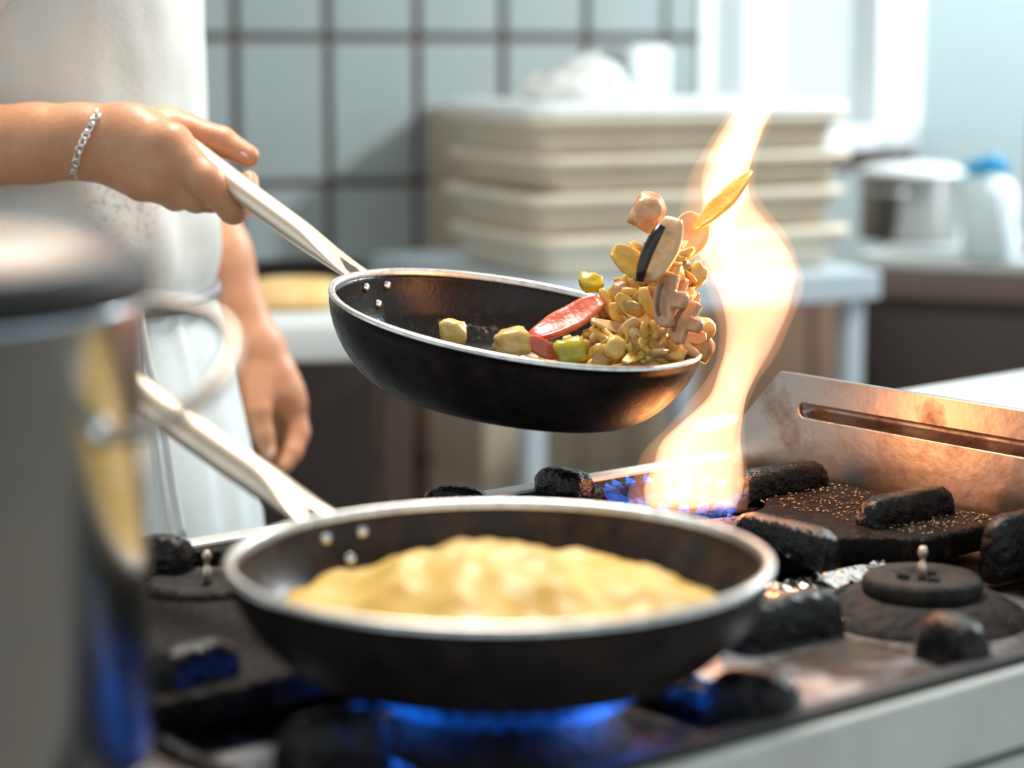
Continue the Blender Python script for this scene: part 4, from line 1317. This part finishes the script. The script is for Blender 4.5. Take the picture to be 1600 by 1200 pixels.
for k in range(NL):
    a = 2 * PI * k / NL
    nrm = (bu * math.cos(a) / bl + bw * math.sin(a) / 0.0315).normalized()
    tg = (-bu * math.sin(a) * bl + bw * math.cos(a) * 0.0315).normalized()
    o = link('chain_link', lk, mat('silver_chain', (0.85, 0.83, 0.80), 0.18, 1.0), br)
    o.location = bu * (math.cos(a) * bl) + bw * (math.sin(a) * 0.0315)
    q = orient(tg, nrm)
    o.rotation_mode = 'QUATERNION'
    o.rotation_quaternion = q @ Matrix.Rotation(0.5 if k % 2 else -0.5, 3, 'X').to_quaternion()
    if k % 4 == 0: o.scale = (1.35, 1, 1)

# ------------------------------------------------------------------ things behind
# steel table with a stack of dough boxes
boxd = 3.52
corner = P(846, 440, boxd)
tz = corner.z
BX = WD.copy(); BY = -WN                                    # along the wall / away from the camera
brz = math.atan2(BX.y, BX.x)
def TB(u, v, z): return Vector((corner.x, corner.y, 0)) + BX * u + BY * v + UPV * z
table = empty('steel_table', TB(0.3, 0.2, 0), 'pale blue steel worktable carrying the stacked boxes', 'table')
def tpart(name, c, size, m, bv=0.004):
    o = box(name, c, size, m, None, bv, brz)
    o.parent = table
    o.location = Vector(c) - Vector(table.location)
    return o
tpart('table_top', TB(0.28, 0.26, tz - 0.0275), (0.67, 0.66, 0.05), M_bluesteel)
for u in (-0.03, 0.58):
    for v in (-0.03, 0.55):
        tpart('leg', TB(u, v, (tz - 0.053) / 2), (0.035, 0.035, tz - 0.055), M_bluesteel)
zc = tz
labels = ['lowest cream dough box of the stack on the steel table', 'second cream dough box from the bottom of the stack', 'third cream dough box, below the lidded top one', 'topmost cream dough box of the stack, with white lid']
hs = [0.070, 0.068, 0.062, 0.066]
for k in range(4):
    h_ = hs[k]
    off = 0.006 * (-1) ** k
    bx_ = empty('dough_box', TB(0.30 + off, 0.20, zc), labels[k], 'box', 'stacked dough boxes')
    bx_.rotation_euler = (0, 0, brz + 0.01 * (-1) ** k)
    V, Fc = [], []
    def rrect(sx, sy, rd, z, n=6):
        out = []
        for qx, qy, a0 in ((1, 1, 0), (-1, 1, PI / 2), (-1, -1, PI), (1, -1, 1.5 * PI)):
            for i in range(n + 1):
                a = a0 + PI / 2 * i / n
                out.append(Vector((qx * (sx / 2 - rd) + rd * math.cos(a), qy * (sy / 2 - rd) + rd * math.sin(a), z)))
        return out
    link('shell', loft_mesh('shell', [rrect(.54, .34, .03, 0), rrect(.555, .355, .035, 0.004), rrect(.575, .375, .035, h_ * .72), rrect(.575, .375, .035, h_ * .74), rrect(.56, .36, .03, h_ * .76), rrect(.55, .35, .03, .006)], True), M_plastic, bx_)
    link('lip', loft_mesh('lip', [rrect(.574, .374, .035, h_ * .70), rrect(.604, .404, .04, h_ * .72), rrect(.608, .408, .04, h_ * .86), rrect(.602, .402, .04, h_ - 0.0005), rrect(.56, .36, .03, h_ - 0.0005), rrect(.56, .36, .03, h_ * .75)], False), M_plastic, bx_)
    if k == 3:
        link('lid', loft_mesh('lid', [rrect(.606, .406, .04, h_), rrect(.61, .41, .04, h_ + .004), rrect(.60, .40, .04, h_ + 0.016), rrect(.56, .36, .04, h_ + .018)], True), M_white, bx_)
    zc += h_
top_z = zc + 0.019
# crumpled white bag and a small dispenser on top of the boxes
bm = bmesh.new()
bmesh.ops.create_icosphere(bm, subdivisions=4, radius=1)
for v in bm.verts:
    c = v.co.normalized()
    f = 1 + 0.25 * noise.noise(c * 2.2) + 0.12 * noise.noise(c * 6)
    zz = max(c.z * 0.055 * f, -0.026)
    if c.z > .3: zz += 0.03 * math.exp(-((c.x - .3) / .3) ** 2)
    v.co = Vector((c.x * .115 * f, c.y * .09 * f, zz + .026))
me = bpy.data.meshes.new('plastic_bag'); bm.to_mesh(me); bm.free()
bag = link('plastic_bag', me, M_bag)
bag.location = TB(0.17, 0.21, top_z)
bag.rotation_euler = (0, 0, brz)
bag.scale = (.8, .8, .72)
tag(bag, 'crumpled white plastic bag on top of the dough boxes', 'bag')
ds = empty('soap_dispenser', W(wall_px(980), 1.155, 0.013), 'white dispenser fixed to the tiled wall above the boxes', 'dispenser')
ds.rotation_euler = (0, 0, wall_rot)
link('housing', bevel_box_mesh('housing', 0.10, 0.09, 0.13, 0.012, 3), M_white, ds).location = (0, -0.046, -0.03)
link('lever', bevel_box_mesh('lever', 0.03, 0.05, 0.02, 0.004, 2), mat('grey_lever', (.3, .36, .4), .5), ds).location = (-0.055, -0.07, 0.03)
# low beige tiled pier against the wall, between worktop and steel table
p_s0, p_s1, p_out, p_top = wall_px(668), wall_px(1000), 0.26, pier_top
V, Fc = [], []
quadbox(V, Fc, p_s0, p_s1, 0, p_top, 0.012, p_out)
pier = pyd('wall_pier', V, Fc, mat('pier_plaster', (0.40, 0.33, 0.25), 0.8), None, False)
struct(pier, 'low beige tiled pier built against the grey wall')
pt_me = bevel_box_mesh('pier_tile', 0.108, 0.010, 0.142, 0.002, 1, -0.071)
pt_me.materials.append(mat('beige_pier_tile', (0.50, 0.41, 0.30), 0.45, var=(0.43, 0.34, 0.24), vscale=4))
nrow = int(p_top / 0.15)
for j in range(nrow):
    zc_ = p_top - 0.078 - j * 0.15
    for i in range(int((p_s1 - p_s0) / 0.114)):
        o = link('pier_tile', pt_me, None, pier, False)
        o.location = W(p_s0 + 0.06 + i * 0.114, zc_, p_out + 0.004)
        o.rotation_euler = (0, 0, wall_rot)
    for i in range(2):
        o = link('pier_tile', pt_me, None, pier, False)
        o.location = W(p_s0 - 0.004, zc_, 0.075 + i * 0.114)
        o.rotation_euler = (0, 0, wall_rot + PI / 2)

# white worktop behind the cook, with pale dough on it
c0 = P(600, 560, 3.0)
wt = empty('worktop_table', Vector((c0.x, c0.y, 0)), 'white topped work table behind the cook\'s hanging hand', 'table')
wt.rotation_euler = (0, 0, math.atan2(RT.y, RT.x) + 0.16)
wz = P(500, 515, 2.9).z
link('top', bevel_box_mesh('top', .56, .62, .055, .006), M_marble, wt).location = (-.22, .30, wz - .055)
for u, v in ((-.46, .04), (.02, .04), (-.46, .56), (.02, .56)):
    link('leg', bevel_box_mesh('leg', .04, .04, wz - .055, .003), M_brown, wt).location = (u, v, 0)
link('back_panel', bevel_box_mesh('back_panel', .50, .02, wz - .2, .003), M_brown, wt).location = (-.22, .50, .12)
wtm = Matrix.Translation(wt.location) @ Matrix.Rotation(wt.rotation_euler[2], 4, 'Z')
V = lathe_mesh('dough_round', [(0, 0), (.075, 0), (.085, .008), (.078, .026), (.055, .036), (.035, .032), (0, .034)], 40)
dg = link('dough_round', V, mat('golden_dough', (0.80, 0.50, 0.16), 0.6, var=(.85, .62, .32), vscale=25))
dg.location = Pz(462, 476, wz + .0005)
tag(dg, 'round golden flatbread on the white worktop', 'bread')
tr_ = lathe_mesh('black_pan', [(0, 0), (.085, 0), (.105, .03), (.108, .03), (.104, .026), (.083, .004), (0, .004)], 40)
bt = link('baking_dish', tr_, M_pan)
bt.location = wtm @ Vector((-.08, .48, wz + .0005))
tag(bt, 'low black baking dish at the back of the white worktop', 'dish')

# right hand counter with a steel pot and a jug
k0 = P(1338, 398, 4.02)
kz = k0.z
kb = Vector((-kd.y, kd.x, 0))
if kb.dot(HD) < 0: kb = -kb
krz = math.atan2(kd.y, kd.x)
kt = empty('counter', Vector((k0.x, k0.y, 0)), 'dark fronted counter with pale worktop along the right wall', 'counter')
kt.rotation_euler = (0, 0, krz)
link('worktop', bevel_box_mesh('worktop', 1.5, .62, .022, .004), M_marble, kt).location = (.75, .31, kz - .022)
link('front_edge', bevel_box_mesh('front_edge', 1.5, .02, .055, .003), M_brownedge, kt).location = (.75, .012, kz - .078)
link('cabinet_body', bevel_box_mesh('cabinet_body', 1.48, .58, kz - .079, .004), M_brown, kt).location = (.75, .32, 0)
for i in range(3):
    link('door', bevel_box_mesh('door', .47, .018, kz - .20, .004), M_brown, kt).location = (.26 + i * .49, .02, .10)
ktm = Matrix.Translation(kt.location) @ Matrix.Rotation(krz, 4, 'Z')
pp = P(1419, 372, 4.33); pp.z = kz + .0006
sp2 = empty('saucepan', pp, 'steel saucepan with pale lid on the right counter', 'pot')
lathe('pot_wall', [(0, 0), (.090, 0), (.097, .006), (.098, .125), (.102, .130), (.096, .129)], mat('dark_saucepan_steel', (0.36, 0.35, 0.34), 0.25, 1.0), sp2, 48)
lathe('lid', [(.104, .1305), (.104, .136), (.085, .146), (.04, .152), (0, .153)], M_white, sp2, 48)
for a in (0.3, PI + .3):
    q = [Vector((math.cos(a + s_) * (.097 + e), math.sin(a + s_) * (.097 + e), .10)) for s_, e in ((-.3, 0), (-.28, .03), (.28, .03), (.3, 0))]
    tube('side_handle', [Vector(p) for p in smoothpath([tuple(p) for p in q], 5)], .005, M_steel, sp2, 8)
jp = P(1545, 392, 3.95); jp.z = kz + .0006
jg = empty('spray_bottle', jp, 'milky plastic spray bottle with blue trigger on the counter', 'bottle')
lathe('bottle', [(0, 0), (.045, 0), (.050, .005), (.050, .11), (.042, .135), (.018, .15), (.016, .165), (0, .165)], M_jug, jg, 40)
jh = lathe('collar', [(.019, .160), (.019, .180), (.012, .186), (0, .186)], M_blue, jg, 24)
bxm = bevel_box_mesh('trigger_head', .075, .022, .026, .006, 2)
o = link('trigger_head', bxm, M_blue, jg); o.location = (-.012, 0, .152); o.rotation_euler = (0, 0, math.atan2(RT.y, RT.x))
pb = P(1622, 330, 3.9); pb.z = kz + .0006
bxx = link('carton', bevel_box_mesh('carton', .085, .12, .25, .004), M_red)
bxx.location = Vector((P(1648, 330, 4.05).x, P(1648, 330, 4.05).y, kz + .0006)); bxx.rotation_euler = (0, 0, krz)
tag(bxx, 'dull red carton at the right edge of the counter', 'carton')
# another pale worktop just beyond the splash guard
q0 = Pz(1415, 607, 0.90); q1 = Pz(1600, 577, 0.90)
dq = (q1 - q0).normalized()
nq = Vector((-dq.y, dq.x, 0))
if nq.dot(HD) > 0: nq = -nq
pt = empty('prep_table', Vector(((q0 + q1) / 2)) * 1.0, 'white topped prep table just beyond the splash guard', 'table')
pt.location.z = 0
pt.rotation_euler = (0, 0, math.atan2(dq.y, dq.x))
sgn = 1 if nq.dot(Vector((-dq.y, dq.x, 0))) > 0 else -1
link('top', bevel_box_mesh('top', 1.1, .30, .03, .004), M_marble, pt).location = (.36, sgn * .15, .87)
for u in (-.15, .85):
    for v in (.03, .27):
        link('leg', bevel_box_mesh('leg', .03, .03, .87, .003), M_bluesteel, pt).location = (u, sgn * v, 0)
